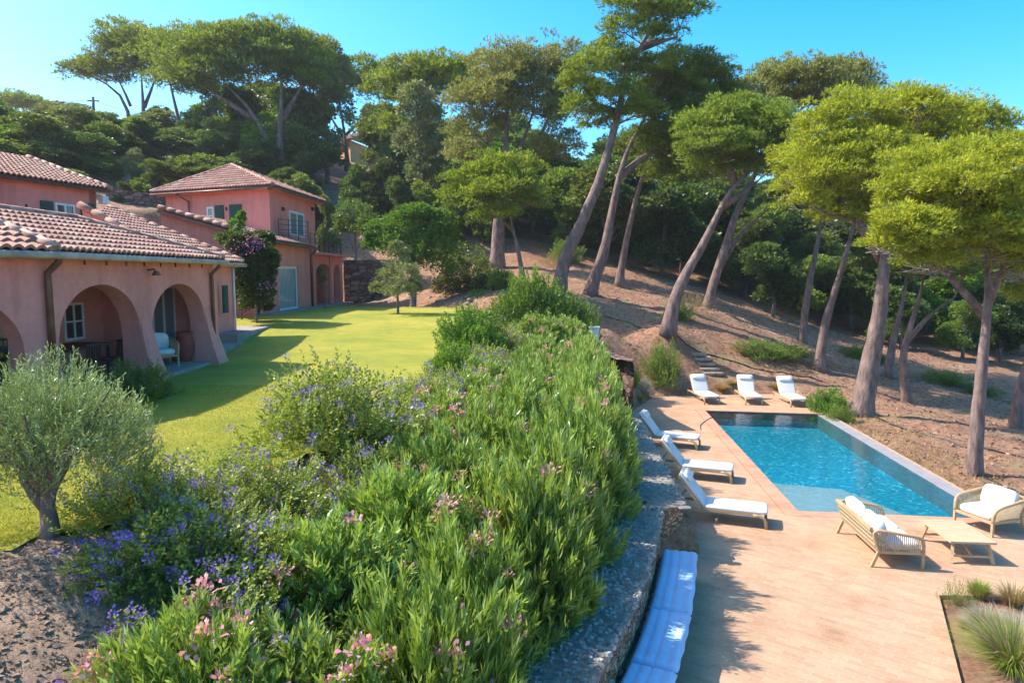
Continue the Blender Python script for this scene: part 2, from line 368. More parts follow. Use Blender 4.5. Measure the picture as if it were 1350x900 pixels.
# ---------------------------------------------------------------- terrain
def LZ(x, y): return 2.7+.75*sst(18, 30, y)
CP = [(-4, 4, 2.58), (-8, 5, 2.6), (-14, 5, 2.7), (-22, 8, 3.2), (-4, 12, 2.58), (-12, 12, 2.58), (-5, 19, 2.6), (-22, 18, 3.5), (-28, 26, 6.5),
      (-3, 6, 2.35), (-2.6, 9, 2.4), (-2.1, 13, 2.5), (-1.6, 18, 2.6), (-1, 24, 2.7), (-.8, 30, 3.1), (1.2, 28, 2.8), (1.4, 25, 2.6), (2.9, 27, 2.6),
      (-1.6, 3, 1.0), (-1.0, 5, .85), (0, 7.4, .85), (1.0, 9.8, .85), (1.8, 12, .85), (2.3, 15, .85), (2.6, 18, .85), (2.9, 21, .85), (3.4, 23.5, .8),
      (5.0, 29.0, .35), (4.8, 32, 1.6), (6.5, 29.5, .35), (9, 29, .2), (13, 28.5, .1), (15, 27, 0), (12.5, 25.5, -.15), (10.9, 19, -.25), (12, 15, -.2), (14, 13, -.2), (20, 12, -.8), (30, 12, -2),
      (8, 9, -.08), (7, 5, -.08), (10, 8, -.08), (14, 6, -.3), (6, -4, -.1), (-2, -6, 1), (-10, -10, 2.6), (20, -10, -1)]
for px, py, Y in [(655, 352, 45), (690, 374, 36), (735, 382, 36), (775, 387, 37), (815, 378, 41), (880, 422, 31), (930, 410, 37), (1060, 452, 38), (1080, 488, 32),
                  (1130, 545, 25), (1172, 505, 32), (1192, 530, 29), (1285, 624, 17.9), (1340, 563, 25), (600, 315, 50), (625, 372, 40), (560, 403, 37.5), (490, 403, 40),
                  (800, 425, 31), (850, 455, 30.5), (920, 482, 30.5), (800, 352, 48), (900, 372, 48), (1000, 402, 48), (1100, 432, 48), (1250, 470, 42), (1350, 482, 42),
                  (1010, 500, 30), (1200, 585, 21), (700, 300, 62), (900, 330, 62), (1100, 380, 60), (1300, 430, 60), (370, 247, 60), (200, 262, 48), (240, 288, 42), (150, 300, 38),
                  (50, 222, 48), (50, 185, 65), (150, 172, 80), (0, 172, 92), (300, 195, 80), (450, 212, 78), (560, 245, 75), (700, 280, 80), (900, 305, 90), (1100, 345, 90), (1300, 400, 90),
                  (-300, 160, 90), (-500, 160, 50), (1800, 480, 60), (450, 403, 44), (440, 330, 48), (520, 330, 48)]:
    CP.append(tuple(at(px, py, Y)))
CP += [(-200, 200, 8), (0, 210, 4), (200, 200, -12), (-500, 600, 0), (0, 600, -5), (500, 600, -15), (-400, 0, 10), (400, 0, -20), (-200, -300, 0), (200, -300, -10), (0, 130, 14), (-80, 130, 18), (70, 130, -2)]
CP = np.array(CP, float)
_d = np.linalg.norm(CP[:, None, :2]-CP[None, :, :2], axis=2); A = np.zeros((len(CP)+3,)*2); n_ = len(CP)
A[:n_, :n_] = -_d+np.eye(n_)*-.15; A[:n_, n_] = 1; A[:n_, n_+1:n_+3] = CP[:, :2]; A[n_, :n_] = 1; A[n_+1:n_+3, :n_] = CP[:, :2].T
WT = np.linalg.solve(A, np.concatenate([CP[:, 2], np.zeros(3)]))
def rbf(x, y):
    x = np.atleast_1d(np.asarray(x, float)); y = np.atleast_1d(np.asarray(y, float)); sh = x.shape; x = x.ravel(); y = y.ravel(); out = np.zeros(len(x))
    for i in range(0, len(x), 20000):
        X = x[i:i+20000, None]; Y = y[i:i+20000, None]
        d = np.sqrt((X-CP[:, 0])**2+(Y-CP[:, 1])**2+.3)
        out[i:i+20000] = -(d@WT[:n_])+WT[n_]+WT[n_+1]*X[:, 0]+WT[n_+2]*Y[:, 0]
    return out.reshape(sh)
def sdist(x, y, poly):
    """signed distance to polygon, positive inside"""
    x = np.asarray(x, float); y = np.asarray(y, float); d = np.full(x.shape, 1e9); ins = np.zeros(x.shape, bool)
    for (x0, y0), (x1, y1) in zip(poly, poly[1:]+poly[:1]):
        ex, ey = x1-x0, y1-y0; tt = np.clip(((x-x0)*ex+(y-y0)*ey)/(ex*ex+ey*ey+1e-12), 0, 1)
        d = np.minimum(d, np.hypot(x-x0-tt*ex, y-y0-tt*ey))
        c = ((y0 > y) != (y1 > y)) & (x < (x1-x0)*(y-y0)/((y1-y0) if y1 != y0 else 1e-9)+x0); ins ^= c
    return np.where(ins, d, -d)
xy = lambda v: (v.x, v.y)
# pool corners (inner water edge) on the deck plane
PA = onz(930, 541, 0); PB = onz(1078, 545.5, 0); PC = onz(1313, 684, 0); PD = onz(1052, 673, 0)
ux = (PC-PD).normalized(); uy = (PA-PD).normalized()
RO = .42                                            # width of the grey rim on the right
PBo = PB+(PB-PA).normalized()*RO; PCo = PC+(PC-PD).normalized()*RO
bedc = onz(1238, 784, 0); bed2 = onz(1268, 900, 0)
DECK = [(-1.2, 1.0), (-.8, 4), (.75, 7), (1.75, 9.7), (2.55, 12.0), (3.25, 12.3), (3.4, 17), (3.8, 21), (4.3, 25.0), xy(onz(862, 523, 0)), xy(onz(945, 520, 0)), xy(onz(1035, 519, 0)), xy(PBo+uy*.35),
        xy(PBo), xy(PCo), (PCo.x+.2, PCo.y-.35), (PCo.x+6, PCo.y-.5), (PCo.x+6, bedc.y-.3), xy(bedc), xy(bed2), (bed2.x-.6, 3.0), (bed2.x-.9, 1.0)]
LAWN = [(-16, 5.75), (-4.6, 5.75), (-3.9, 6.3), (-3.1, 8), (-2.4, 10), (-1.7, 14), (-1.3, 18), (-1.1, 24), (-1.2, 30), (-1.2, 33.5), (-3, 35.2), (-6, 36.2), (-10.6, 37.2), (-16, 37.2)]
HOUSE = [(-26, 4), (-8.4, 4), (-8.4, 19), (-9.5, 24), (-10.6, 28), (-10.6, 43), (-20, 43), (-26, 30)]
def fbm(x, y, f=.3):
    return (np.sin(x*f*2.1+1.3*np.sin(y*f*1.7))+np.sin(y*f*2.7+1.1*np.cos(x*f*1.9+2))+.5*np.sin(x*f*5.3+y*f*4.1)+.5*np.cos(y*f*6.1-x*f*3.3))/3
def TZ(x, y):
    x = np.atleast_1d(np.asarray(x, float)); y = np.atleast_1d(np.asarray(y, float))
    z = rbf(x, y)
    dd = sdist(x, y, DECK)
    rough = (.10*fbm(x, y, .8)+.06*fbm(x+9, y-4, 2.3)+.35*fbm(x, y, .16)*sst(40, 60, y))*sst(.2, 1.5, -dd)
    z = z+rough*sst(5, 9, np.abs(x+3)+np.maximum(0, y-30))
    dl = sdist(x, y, LAWN); z = z+(LZ(x, y)-.06-z)*sst(-.5, .1, dl)
    dh = sdist(x, y, HOUSE); z = z+(LZ(x, y)-.12-z)*sst(-1.5, 0, dh)
    z = np.where(dd > -1.2, z+(np.minimum(z, -.07)-z)*sst(-.5, -.02, dd)*(x > 3.9), z)
    z = z+(-2.6-z)*sst(.15, .6, dd)
    return z
def gz(x, y): return float(TZ(x, y)[0])
def axis(segs):
    out = [segs[0][0]]
    for a, b, st in segs:
        n = max(1, int(round((b-a)/st))); out += list(np.linspace(a, b, n+1)[1:])
    return np.array(out)
ax = axis([(-700, -120, 60), (-120, -40, 8), (-40, -14, 1.0), (-14, 16, .22), (16, 45, .8), (45, 120, 8), (120, 700, 60)])
ay = axis([(-300, -20, 40), (-20, 0, 2), (0, 32, .22), (32, 60, .5), (60, 110, 1.5), (110, 900, 50)])
GX, GY = np.meshgrid(ax, ay); GZ = TZ(GX.ravel(), GY.ravel())
V = np.stack([GX.ravel(), GY.ravel(), GZ], 1); nx, ny = len(ax), len(ay)
ii, jj = np.meshgrid(np.arange(nx-1), np.arange(ny-1)); k0 = (jj*nx+ii).ravel()
F = np.stack([k0, k0+1, k0+nx+1, k0+nx], 1)
me = bpy.data.meshes.new('ground'); me.vertices.add(len(V)); me.vertices.foreach_set('co', V.astype(np.float32).ravel())
me.loops.add(F.size); me.loops.foreach_set('vertex_index', F.ravel().astype(np.int32)); me.polygons.add(len(F))
me.polygons.foreach_set('loop_start', np.arange(0, F.size, 4, dtype=np.int32)); me.materials.append(M['soil'])
me.polygons.foreach_set('use_smooth', np.ones(len(F), bool)); me.update(calc_edges=True)
tag(link('ground', me), kind='structure')

# lawn sheet
def sheet(name, poly, st, zf, mat, rough=0):
    xs = [p[0] for p in poly]; ys = [p[1] for p in poly]; gx = np.arange(min(xs), max(xs)+st, st); gy = np.arange(min(ys), max(ys)+st, st)
    X, Y = np.meshgrid(gx, gy); 
    Z = zf(X.ravel(), Y.ravel()); n = len(gx); ii, jj = np.meshgrid(np.arange(n-1), np.arange(len(gy)-1))
    cx = gx[ii]+st/2; cy = gy[jj]+st/2; keep = (sdist(cx, cy, poly)+rough*fbm(cx, cy, 3) > 0).ravel(); k = (jj*n+ii).ravel()[keep]
    F = np.stack([k, k+1, k+n+1, k+n], 1); u, inv = np.unique(F, return_inverse=True); F = inv.reshape(F.shape)
    V = np.stack([X.ravel(), Y.ravel(), Z], 1)[u]
    me = bpy.data.meshes.new(name); me.vertices.add(len(V)); me.vertices.foreach_set('co', V.astype(np.float32).ravel())
    me.loops.add(F.size); me.loops.foreach_set('vertex_index', F.ravel().astype(np.int32)); me.polygons.add(len(F))
    me.polygons.foreach_set('loop_start', np.arange(0, F.size, 4, dtype=np.int32)); me.materials.append(mat)
    me.polygons.foreach_set('use_smooth', np.ones(len(F), bool)); me.update(calc_edges=True)
    return link(name, me)
tag(sheet('lawn', LAWN, .12, lambda x, y: LZ(x, y)+.03*fbm(x, y, .5), M['lawn'], .12), kind='structure')
BED = [(-9, 1.5), (-1.6, 1.5), (-1.1, 4.5), (-.8, 6.0), (-3.0, 6.6), (-4.2, 6.15), (-9, 6.1)]
def bedz(x, y):
    return TZ(x, y)+.035+.025*np.abs(fbm(x*3, y*3, 2.2))+.02*RNG.random(len(x))
BZ = lambda x, y: TZ(x, y)+.04
tag(sheet('flower_bed_soil', BED, .06, bedz, M['bed'], .1), kind='structure')

# ---------------------------------------------------------------- deck, pool
from mathutils.geometry import tessellate_polygon
def poly_sheet(name, loops, z0, z1, mat, kind='structure'):
    L = [[Vector((x, y, 0)) for x, y in lp] for lp in loops]; T = tessellate_polygon(L); P = [p for l in L for p in l]; n = len(P)
    V = [(p.x, p.y, z1) for p in P]+[(p.x, p.y, z0) for p in P]; F = []
    for a, b, c in T:
        cr = (P[b]-P[a]).cross(P[c]-P[a]).z; F.append((a, b, c) if cr > 0 else (a, c, b))
    k = 0
    for l in L:
        m = len(l)
        for i in range(m): F.append((k+i, k+(i+1) % m, k+(i+1) % m+n, k+i+n))
        k += m
    o = link(name, mk_mesh(name, V, F, mat)); 
    if kind: tag(o, kind=kind)
    return o
CW = .34   # coping width
cA = PA-ux*CW+uy*CW*.6; cB = PBo+uy*CW*.6; cC = PCo-uy*CW; cD = PD-ux*CW-uy*CW
GAP = .03
dA = cA-ux*GAP+uy*.0; dD = cD-ux*GAP; 
poly_sheet('pool_terrace', [DECK, [xy(dA), xy(cB+ux*-.02), xy(PBo+ux*-.02), xy(PCo+ux*-.02-uy*.02), xy(cC-ux*.02), xy(dD)]], -.35, 0, M['deck'])
poly_sheet('drain_channel', [[xy(dA), xy(cA), xy(cD), xy(dD)]], -.3, -.06, M['dark'])
poly_sheet('pool_coping', [[xy(cA), xy(cB), xy(PB+uy*.0+ux*RO), xy(PB), xy(PA), xy(PD), xy(PC), xy(PCo), xy(cC), xy(cD)]], -.3, .004, M['coping'])
poly_sheet('pool_rim', [[xy(PB), xy(PBo), xy(PCo), xy(PC)]], -.9, -.03, M['rim'])
# basin
wz = -.045; dz_ = -.54
b_ = MB()
q = [PA, PB, PC, PD]
for i in range(4):
    a, c = q[i], q[(i+1) % 4]
    b_.add([(a.x, a.y, 0 if i != 1 else -.04), (c.x, c.y, 0 if i != 1 else -.04), (c.x, c.y, dz_), (a.x, a.y, dz_)], [(0, 1, 2, 3)])
b_.add([(p.x, p.y, dz_) for p in q], [(0, 3, 2, 1)])
tag(b_.build('pool_basin', M['mosaic_sparkle']), kind='structure')
# sun shelf with a cut corner
sh = [xy(PD+ux*.003+uy*.003), xy(PD+ux*2.75+uy*.003), xy(PD+ux*1.75+uy*2.35), xy(PD+ux*.003+uy*2.7)]
tag(MB().prism(sh, dz_+.005, -.20).build('pool_shelf', M['shelf']), kind='structure')
tag(link('pool_water', mk_mesh('pool_water', [(p.x, p.y, wz) for p in (PD, PC, PB, PA)], [(0, 1, 2, 3)], M['water'])), kind='structure')

# ---------------------------------------------------------------- garden wall with slate cap, pier, bench
def resample(pts, step):
    P = [Vector(p) for p in pts]; out = [P[0]]
    for a, b in zip(P[:-1], P[1:]):
        n = max(1, int((b-a).length/step)); out += [a.lerp(b, i/n) for i in range(1, n+1)]
    return out
def smooth_line(pts, it=40):
    P = [p.copy() for p in pts]
    for _ in range(it): P = [P[0]]+[(P[i-1]+P[i]*2+P[i+1])/4 for i in range(1, len(P)-1)]+[P[-1]]
    return P
CZ = .95
Rn = smooth_line(resample([Vector((.15, 5.0, CZ))]+[onz(px, py, CZ) for px, py in [(782, 900), (803, 868), (830, 818), (851, 768), (866, 718), (872, 690), (874, 672)]], .08), 60)
Rf = smooth_line(resample([onz(px, py, CZ) for px, py in [(903, 662), (893, 640), (877, 608), (862, 583), (850, 560), (843, 545)]], .08), 60)
def left_of(L, w):
    out = []
    for i, p in enumerate(L):
        d = (L[min(i+3, len(L)-1)]-L[max(i-3, 0)]).normalized(); out.append(p+Vector((-d.y, d.x, 0))*(w if not callable(w) else w(i/len(L))))
    return out
Ln = left_of(Rn, .86); Lf = left_of(Rf, lambda q: 1.25-.4*min(1, q*3))
def ribbon(mb, A, B, n, fz):
    base = len(mb.V); m = n+1
    for i, (a, b) in enumerate(zip(A, B)):
        for k in range(m):
            f = k/n; p = a.lerp(b, f); mb.V.append(fz(p, f, i))
    for i in range(len(A)-1):
        for k in range(n):
            q = base+i*m+k; mb.F.append((q, q+1, q+m+1, q+m)); mb.a.append(.5)
def capz(p, f, i):
    e = min(f, 1-f); r = random.uniform(-1, 1)
    z = CZ+.016*fbm(p.x*7, p.y*7, 1.3)+.012*r-(.05 if e < .01 else 0)
    j = .03*fbm(p.x*9, p.y*9, 2) if e < .01 else 0
    return Vector((p.x+j, p.y+j*.5, z))
wall = thing('garden_wall', (1.8, 11, 0), 'low curved stone wall with broad grey slate top along the oleander hedge', 'wall')
mb = MB(); ribbon(mb, Ln, Rn, 16, capz); ribbon(mb, Lf, Rf, 16, capz)
mb.build('wall_cap', M['cap'], wall, True)
def facez(off):
    def f(p, f_, i):
        return Vector((p.x+.035*fbm(p.y*6, f_*9+p.x*3, 1.5)+random.uniform(-.008, .008), p.y, -.1+(CZ+.07)*f_))
    return f
mb = MB()
for L in (Rn, Rf): ribbon(mb, [p+Vector((-.035, 0, 0)) for p in L], [p+Vector((-.035, 0, 0)) for p in L], 14, facez(0))
for L in (Ln, Lf): ribbon(mb, [p+Vector((.03, 0, 0)) for p in L], [p+Vector((.03, 0, 0)) for p in L], 4, facez(0))
# pier face looking at the camera, body between the two runs
pr0 = Rn[-1]; pr1 = Rf[0]; 
mb.prism([(pr0.x-.5, pr0.y-.02), (pr0.x-.02, pr0.y-.03), (pr1.x-.03, pr1.y+.0), (pr1.x-.06, pr1.y+.5), (pr0.x-.5, pr0.y+.5)], -.1, CZ-.02)
mb.prism([(Rn[0].x-.7, Rn[0].y), (Rn[0].x-.05, Rn[0].y-.02), (Rn[0].x-.05, Rn[0].y+.1), (Rn[0].x-.7, Rn[0].y+.2)], -.1, CZ-.03)
mb.build('wall_body', M['rubble'], wall, False)
m_c = MB()
for k in range(1500):
    L_, R_ = ((Ln, Rn) if random.random() < .6 else (Lf, Rf)); i_ = random.randrange(len(R_)); c_ = L_[i_].lerp(R_[i_], random.random()**.8)
    s_ = random.uniform(.012, .05); a_ = random.random()*3; q_ = [Vector((math.cos(a_+j*1.57)*s_*random.uniform(.6, 1.4), math.sin(a_+j*1.57)*s_*random.uniform(.4, 1), 0)) for j in range(4)]
    m_c.add([c_+v+Vector((0, 0, -.02)) for v in q_]+[c_+v*.75+Vector((0, 0, random.uniform(.012, .035))) for v in q_], [(4, 5, 6, 7), (0, 1, 5, 4), (1, 2, 6, 5), (2, 3, 7, 6), (3, 0, 4, 7)])
m_c.build('cap_stones', simple('pale_chips', (.33, .315, .29), .85, .3, 8, 30, .3, .01), wall, False)['kind'] = 'stuff'
mb = MB()
for k in range(16):
    x = pr0.x-.25+random.random()*(pr1.x-pr0.x+.2); mb.pillow((x, pr0.y+.2+random.uniform(-.1, .25), CZ+.005), (random.uniform(.15, .3), random.uniform(.12, .25), .05), .5, 10)
mb.build('pier_cap_stone', M['cap'], wall, True)
# bench built along the near run
Bn = [p.copy() for p in Rn[:-6]]; Bo = left_of(Bn, -.50)
i1 = len(Bn)-1
bench = MB()
pl = [xy(p+Vector((-.01, 0, 0))) for p in Bn[::6]]+[xy(p) for p in Bo[::6]][::-1]
bench.prism(pl, 0, .40)
tag(bench.build('stone_bench', M['rubble']), 'low stone bench built against the foot of the curved garden wall, under the blue cushions', 'bench')
def quilt(name, s_list, label):
    """cushion following the bench from arc index i0 to i1"""
    i0, i1 = s_list; n = 64; mw = 34; mb = MB(); A = [Bn[int(i0+(i1-i0)*k/n)] .lerp(Bn[min(int(i0+(i1-i0)*k/n)+1, len(Bn)-1)], (i0+(i1-i0)*k/n) % 1) for k in range(n+1)]
    B = left_of(A, -.60); A = left_of(A, -.03)
    for lay in (1, -1):
        base = len(mb.V)
        for i in range(n+1):
            for k in range(mw+1):
                f = k/mw; g = i/n; e = min(f, 1-f)*mw/3; h = min(g, 1-g)*n/3; edge = min(1, e)*min(1, h); edge = math.sqrt(max(0, edge))
                ch = abs(math.sin(math.pi*f*4))**.45; tf = abs(math.sin(math.pi*g*11))**.35
                p = A[i].lerp(B[i], f+.012*math.sin(i*.33)*(1 if f > .9 else 0)); z = .45+lay*(.075*edge*(.68+.32*ch*(.9+.1*tf)) if lay == 1 else .045*edge)
                mb.V.append(Vector((p.x, p.y, z+.002*math.sin(i*.9+k))))
        for i in range(n):
            for k in range(mw):
                q = base+i*(mw+1)+k; mb.F.append((q, q+1, q+mw+2, q+mw+1)); mb.a.append(.5)
    o = mb.build(name, M['blue_cushion'], None, True); tag(o, label, 'cushion', 'blue cushions on the stone bench')
    r = thing; 
    return o
tot = len(Bn)-1; st = .08
def idx(px, py):
    p = onz(px, py, .5); return min(range(len(Bn)), key=lambda i: (Bn[i]-p).xy.length if hasattr((Bn[i]-p), 'xy') else 0)
ia = tot-1; ib = idx(868, 800); ic = idx(835, 872)
quilt('bench_cushion', (ib+.4, ia), 'pale blue quilted cushion at the far end of the stone bench, beside the stone pier')
quilt('bench_cushion', (ic+.4, ib), 'pale blue quilted cushion in the middle of the stone bench')
quilt('bench_cushion', (max(0, ic-22), ic), 'pale blue quilted cushion on the stone bench nearest the lower edge of the photo')
# lower retaining wall further back with white end post
rw = MB(); rl = resample([(4.05, 22.6, 0), (3.6, 25, 0), (3.35, 28.2, 0)], .25)
ribbon(rw, rl, rl, 8, lambda p, f, i: Vector((p.x+.05*fbm(p.y*5, f*7, 1.2), p.y, -.3+f*(2.6+.12*math.sin(p.y)))))
ribbon(rw, [p+Vector((-.5, 0, 2.3)) for p in rl], [p+Vector((0, 0, 2.3+.0)) for p in rl], 3, lambda p, f, i: p+Vector((0, 0, .02*fbm(p.x*9, p.y*9))))
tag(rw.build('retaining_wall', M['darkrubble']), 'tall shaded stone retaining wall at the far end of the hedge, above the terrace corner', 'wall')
p = at(783, 445, 27); 
pb = MB().box((p.x, p.y, p.z-.1), (.35, .35, 1.0)); pb.box((p.x, p.y, p.z+.42), (.42, .42, .05)); tag(pb.build('end_post', M['white_paint']), 'small whitewashed post at the far end of the hedge', 'post')

# ---------------------------------------------------------------- roofs, walls
def tile_plane(name, P, parent, L=.32, period=.19, ei=0):
    """P: convex polygon in 3D, P[0]->P[1] is the eave"""
    P = [Vector(p) for p in P]; U = (P[1]-P[0]).normalized(); Nn = None
    c = sum(P, Vector())/len(P); Nn = U.cross(c-P[0]).normalized()
    if Nn.z < 0: Nn = -Nn
    Wv = Nn.cross(U); 
    if Wv.dot(c-P[0]) < 0: Wv = -Wv
    us = [(p-P[0]).dot(U) for p in P]; ws = [(p-P[0]).dot(Wv) for p in P]
    u0, u1, w1 = min(us)-.1, max(us)+.1, max(ws)+.1; mb = MB(); per = 6; nt_ = int((u1-u0)/period)+1; nr = int(w1/L)+1
    nu = nt_*per
    for r in range(nr):
        base = len(mb.V)
        for e in (0, 1):
            for i in range(nu+1):
                u = u0+i*period/per; q = i % per; prof = (.052 if q in (2, 3, 4) else (.03 if q in (1, 5) else 0)); prof += (.01 if q == 3 else 0)
                t_ = int(i/per); rn = random.Random(t_*131+r*17+ei).uniform(-.5, .5)
                w = (r+e)*L+rn*.02*(1-e); mb.V.append(P[0]+U*u+Wv*w+Nn*(prof*(1.0-.25*e)+.035*(1-e)+.02))
        for i in range(nu):
            a = base+i; mb.F.append((a, a+1, a+nu+2, a+nu+1))
            t_ = i//per; cov = (i % per) in (1, 2, 3, 4)
            rr = random.Random(t_*977+r*31+ei+(0 if cov else 5)).random(); mb.a.append(rr*.8+(.2 if cov else 0))
        # front riser
        b2 = len(mb.V)
        for i in range(nu+1): mb.V.append(mb.V[base+i]-Nn*(.06 if r == 0 else .045))
        for i in range(nu): mb.F.append((b2+i, b2+i+1, base+i+1, base+i)); mb.a.append(.25)
    off = rootof(parent).location
    me = mk_mesh(name, [p-off for p in mb.V], mb.F, M['tile'], False, mb.a)
    bm = bmesh.new(); bm.from_mesh(me)
    n = len(P)
    for i in range(n):
        a, b = P[i]-off, P[(i+1) % n]-off
        if i == 0: continue
        nn = (b-a).cross(Nn).normalized()
        if nn.dot(c-off-a) > 0: nn = -nn
        bmesh.ops.bisect_plane(bm, geom=bm.verts[:]+bm.edges[:]+bm.faces[:], plane_co=a, plane_no=nn, clear_outer=True)
    # solid deck below the tiles
    vs = [bm.verts.new(p-off-Nn*.015) for p in P]; vb = [bm.verts.new(p-off-Nn*.13) for p in P]
    bm.faces.new(vs); bm.faces.new(vb[::-1])
    for i in range(n): bm.faces.new((vs[i], vs[(i+1) % n], vb[(i+1) % n], vb[i]))
    bm.to_mesh(me); bm.free(); return link(name, me, parent)
def ridge(mb, a, b, r=.11):
    r = r*.8
    a = Vector(a); b = Vector(b); n = max(1, int((b-a).length/.36)); d = (b-a)/n
    for i in range(n):
        p = a+d*i; q = p+d*1.08; mb.tube([p+Vector((0, 0, .05)), q+Vector((0, 0, .075))], [r*1.12, r*.92], 8); 
        for k in range(7): mb.a[-1-k] = random.random()
class Wall:
    def __init__(s, A, B, th=.35):
        s.A = Vector((*A, 0)); s.B = Vector((*B, 0)); s.d = (s.B-s.A).normalized(); s.L = (s.B-s.A).length; s.n = Vector((s.d.y, -s.d.x, 0)); s.th = th
        if s.n.dot(Vector((0, 0, 0))-s.A) < 0: s.n = -s.n       # faces the camera side
    def hit(s, px, py):
        a, b = ray(px, py); # (a*Y, Y) on line
        Y = (s.A.x*s.n.x+s.A.y*s.n.y)/(a*s.n.x+s.n.y); p = Vector((a*Y, Y, 0)); return (p-s.A).dot(s.d), CAMZ+b*Y
    def P(s, t, z, out=0): return s.A+s.d*t+s.n*out+Vector((0, 0, z))
    def solid(s, mb, outline, th=None):
        th = th or s.th; f = [s.P(t, z) for t, z in outline]; bk = [s.P(t, z, -th) for t, z in outline]; n = len(f); base = len(mb.V)
        T = tessellate_polygon([[Vector((t, z, 0)) for t, z in outline]])
        mb.V += f+bk
        for a, b, c in T: mb.F += [(base+a, base+b, base+c), (base+n+c, base+n+b, base+n+a)]; mb.a += [.5, .5]
        for i in range(n): mb.F.append((base+i, base+(i+1) % n, base+(i+1) % n+n, base+i+n)); mb.a.append(.5)
    def box(s, mb, t0, t1, z0, z1, o0, o1):
        c = [s.P(t, z, o) for z in (z0, z1) for o in (o0, o1) for t in (t0, t1)]
        return mb.add(c, [(0, 2, 3, 1), (4, 5, 7, 6), (0, 1, 5, 4), (1, 3, 7, 5), (3, 2, 6, 7), (2, 0, 4, 6)])
def arch(s0, s1, zb, zs, zt, bulge=.06, n=22):
    """outline of an opening from bottom right to bottom left, going over the top (listed left to right)"""
    c = (s0+s1)/2; r = (s1-s0)/2; pts = [(s0+.0, zb)]
    for i in range(n+1):
        q = math.pi*(1-i/n); pts.append((c+(r+bulge*0)*math.cos(q)*(1), zs+(zt-zs)*math.sin(q)**.9))
    pts.append((s1, zb)); return pts
def outline(L, zb, zt, holes):
    o = [(0, zb)]
    for h in holes: o += h
    return o+[(L, zb), (L, zt), (0, zt)]
def window(w, t0, t1, z0, z1, parent, pane='glass', fw=.06, mull=1, trans=0, name='window', depth=.0):
    f = MB(); o0, o1 = -.02+depth, .035+depth
    w.box(f, t0, t0+fw, z0, z1, o0, o1); w.box(f, t1-fw, t1, z0, z1, o0, o1); w.box(f, t0+fw, t1-fw, z1-fw, z1, o0, o1); w.box(f, t0+fw, t1-fw, z0, z0+fw, o0, o1)
    for k in range(mull):
        m_ = t0+(t1-t0)*(k+1)/(mull+1); w.box(f, m_-fw*.45, m_+fw*.45, z0+fw, z1-fw, o0, o1)
    for k in range(trans):
        zz = z0+(z1-z0)*(k+1)/(trans+1); w.box(f, t0+fw, t1-fw, zz-fw*.3, zz+fw*.3, o0+.005, o1-.006)
    F_ = f.build(name, M['white_paint'], parent)
    g = MB(); w.box(g, t0+fw*.9, t1-fw*.9, z0+fw*.9, z1-fw*.9, o0, o0+.028); g.build('pane', M[pane], F_); return F_
def shutter(w, t0, t1, z0, z1, parent, out=.02, th=.045):
    s = MB(); w.box(s, t0, t1, z0, z1, out, out+th)
    n = int((z1-z0)/.09)
    for k in range(n):
        z = z0+.05+k*(z1-z0-.08)/n; w.box(s, t0+.05, t1-.05, z, z+.045, out+th-.002, out+th+.014)
    return s.build('shutter', M['green_shutter'], parent)
def pipe(pts, parent, r=.05, mat='copper', name='downpipe'): return MB().tube(pts, r, 8).build(name, M[mat], parent, True)

# --- near villa: arcade wing + upper storey
C1 = (-8.3, 12.2)
villa = thing('pink_villa', (-10, 14, 2.7), 'pink villa with arched loggia and clay tiled roofs, at the left edge of the photo', 'house')
FZ = 2.78
mw = Wall(C1, (-8.3, 18.95), .42)
h1 = arch(mw.hit(77, 440)[0], mw.hit(186, 440)[0], 2.5, 3.75, mw.hit(133, 375)[1], .1)
h2 = arch(mw.hit(200, 430)[0], mw.hit(271.5, 430)[0], 2.5, 3.72, mw.hit(234, 374)[1], .1)
mb = MB(); mw.solid(mb, outline(mw.L, 2.5, 5.5, [h1, h2]))
lw = Wall((-8.3-.4*8, 12.2-.917*8), C1, .42)
tl = lw.L-lw.hit(31, 440)[0]
h3 = arch(lw.L-tl-2.7, lw.L-tl, 2.5, 3.75, 4.85, .1); lw.solid(mb, outline(lw.L, 2.5, 5.5, [h3]))
# end wall of the wing (faces away) and back walls
ew = Wall((-12.6, 18.97), (-8.3, 18.97), .3)
mb.box((-10.45, 19.1, 4.0), (4.3, .28, 3.0)) if False else None
bw_ = Wall((-11.4, 12.4), (-11.4, 18.97), .3)
bl_ = Wall((-11.4-.4*8, 12.4-.917*8), (-11.4, 12.4), .3); bl_.solid(mb, [(0, 2.5), (bl_.L, 2.5), (bl_.L, 5.5), (0, 5.5)])
wt0, wz1 = bw_.hit(82, 400); wt1, wz0 = bw_.hit(111, 446)
bw_.solid(mb, [(0, 2.5), (bw_.L, 2.5), (bw_.L, 5.5), (0, 5.5)])
# glazed end wall of the loggia: opening notch
gt0, gz1 = ew.hit(196, 377); gt1, _ = ew.hit(231, 400)
ew.solid(mb, [(0, 2.5), (gt0, 2.5), (gt0, gz1), (gt1, gz1), (gt1, 2.5), (ew.L, 2.5), (ew.L, 5.5), (0, 5.5)])
# short inner wall seen through the first arch
t_ = Wall((-9.35, 15.35), (-8.72, 15.35), .3)
villa_wall = mb.build('wall', M['plaster'], villa)
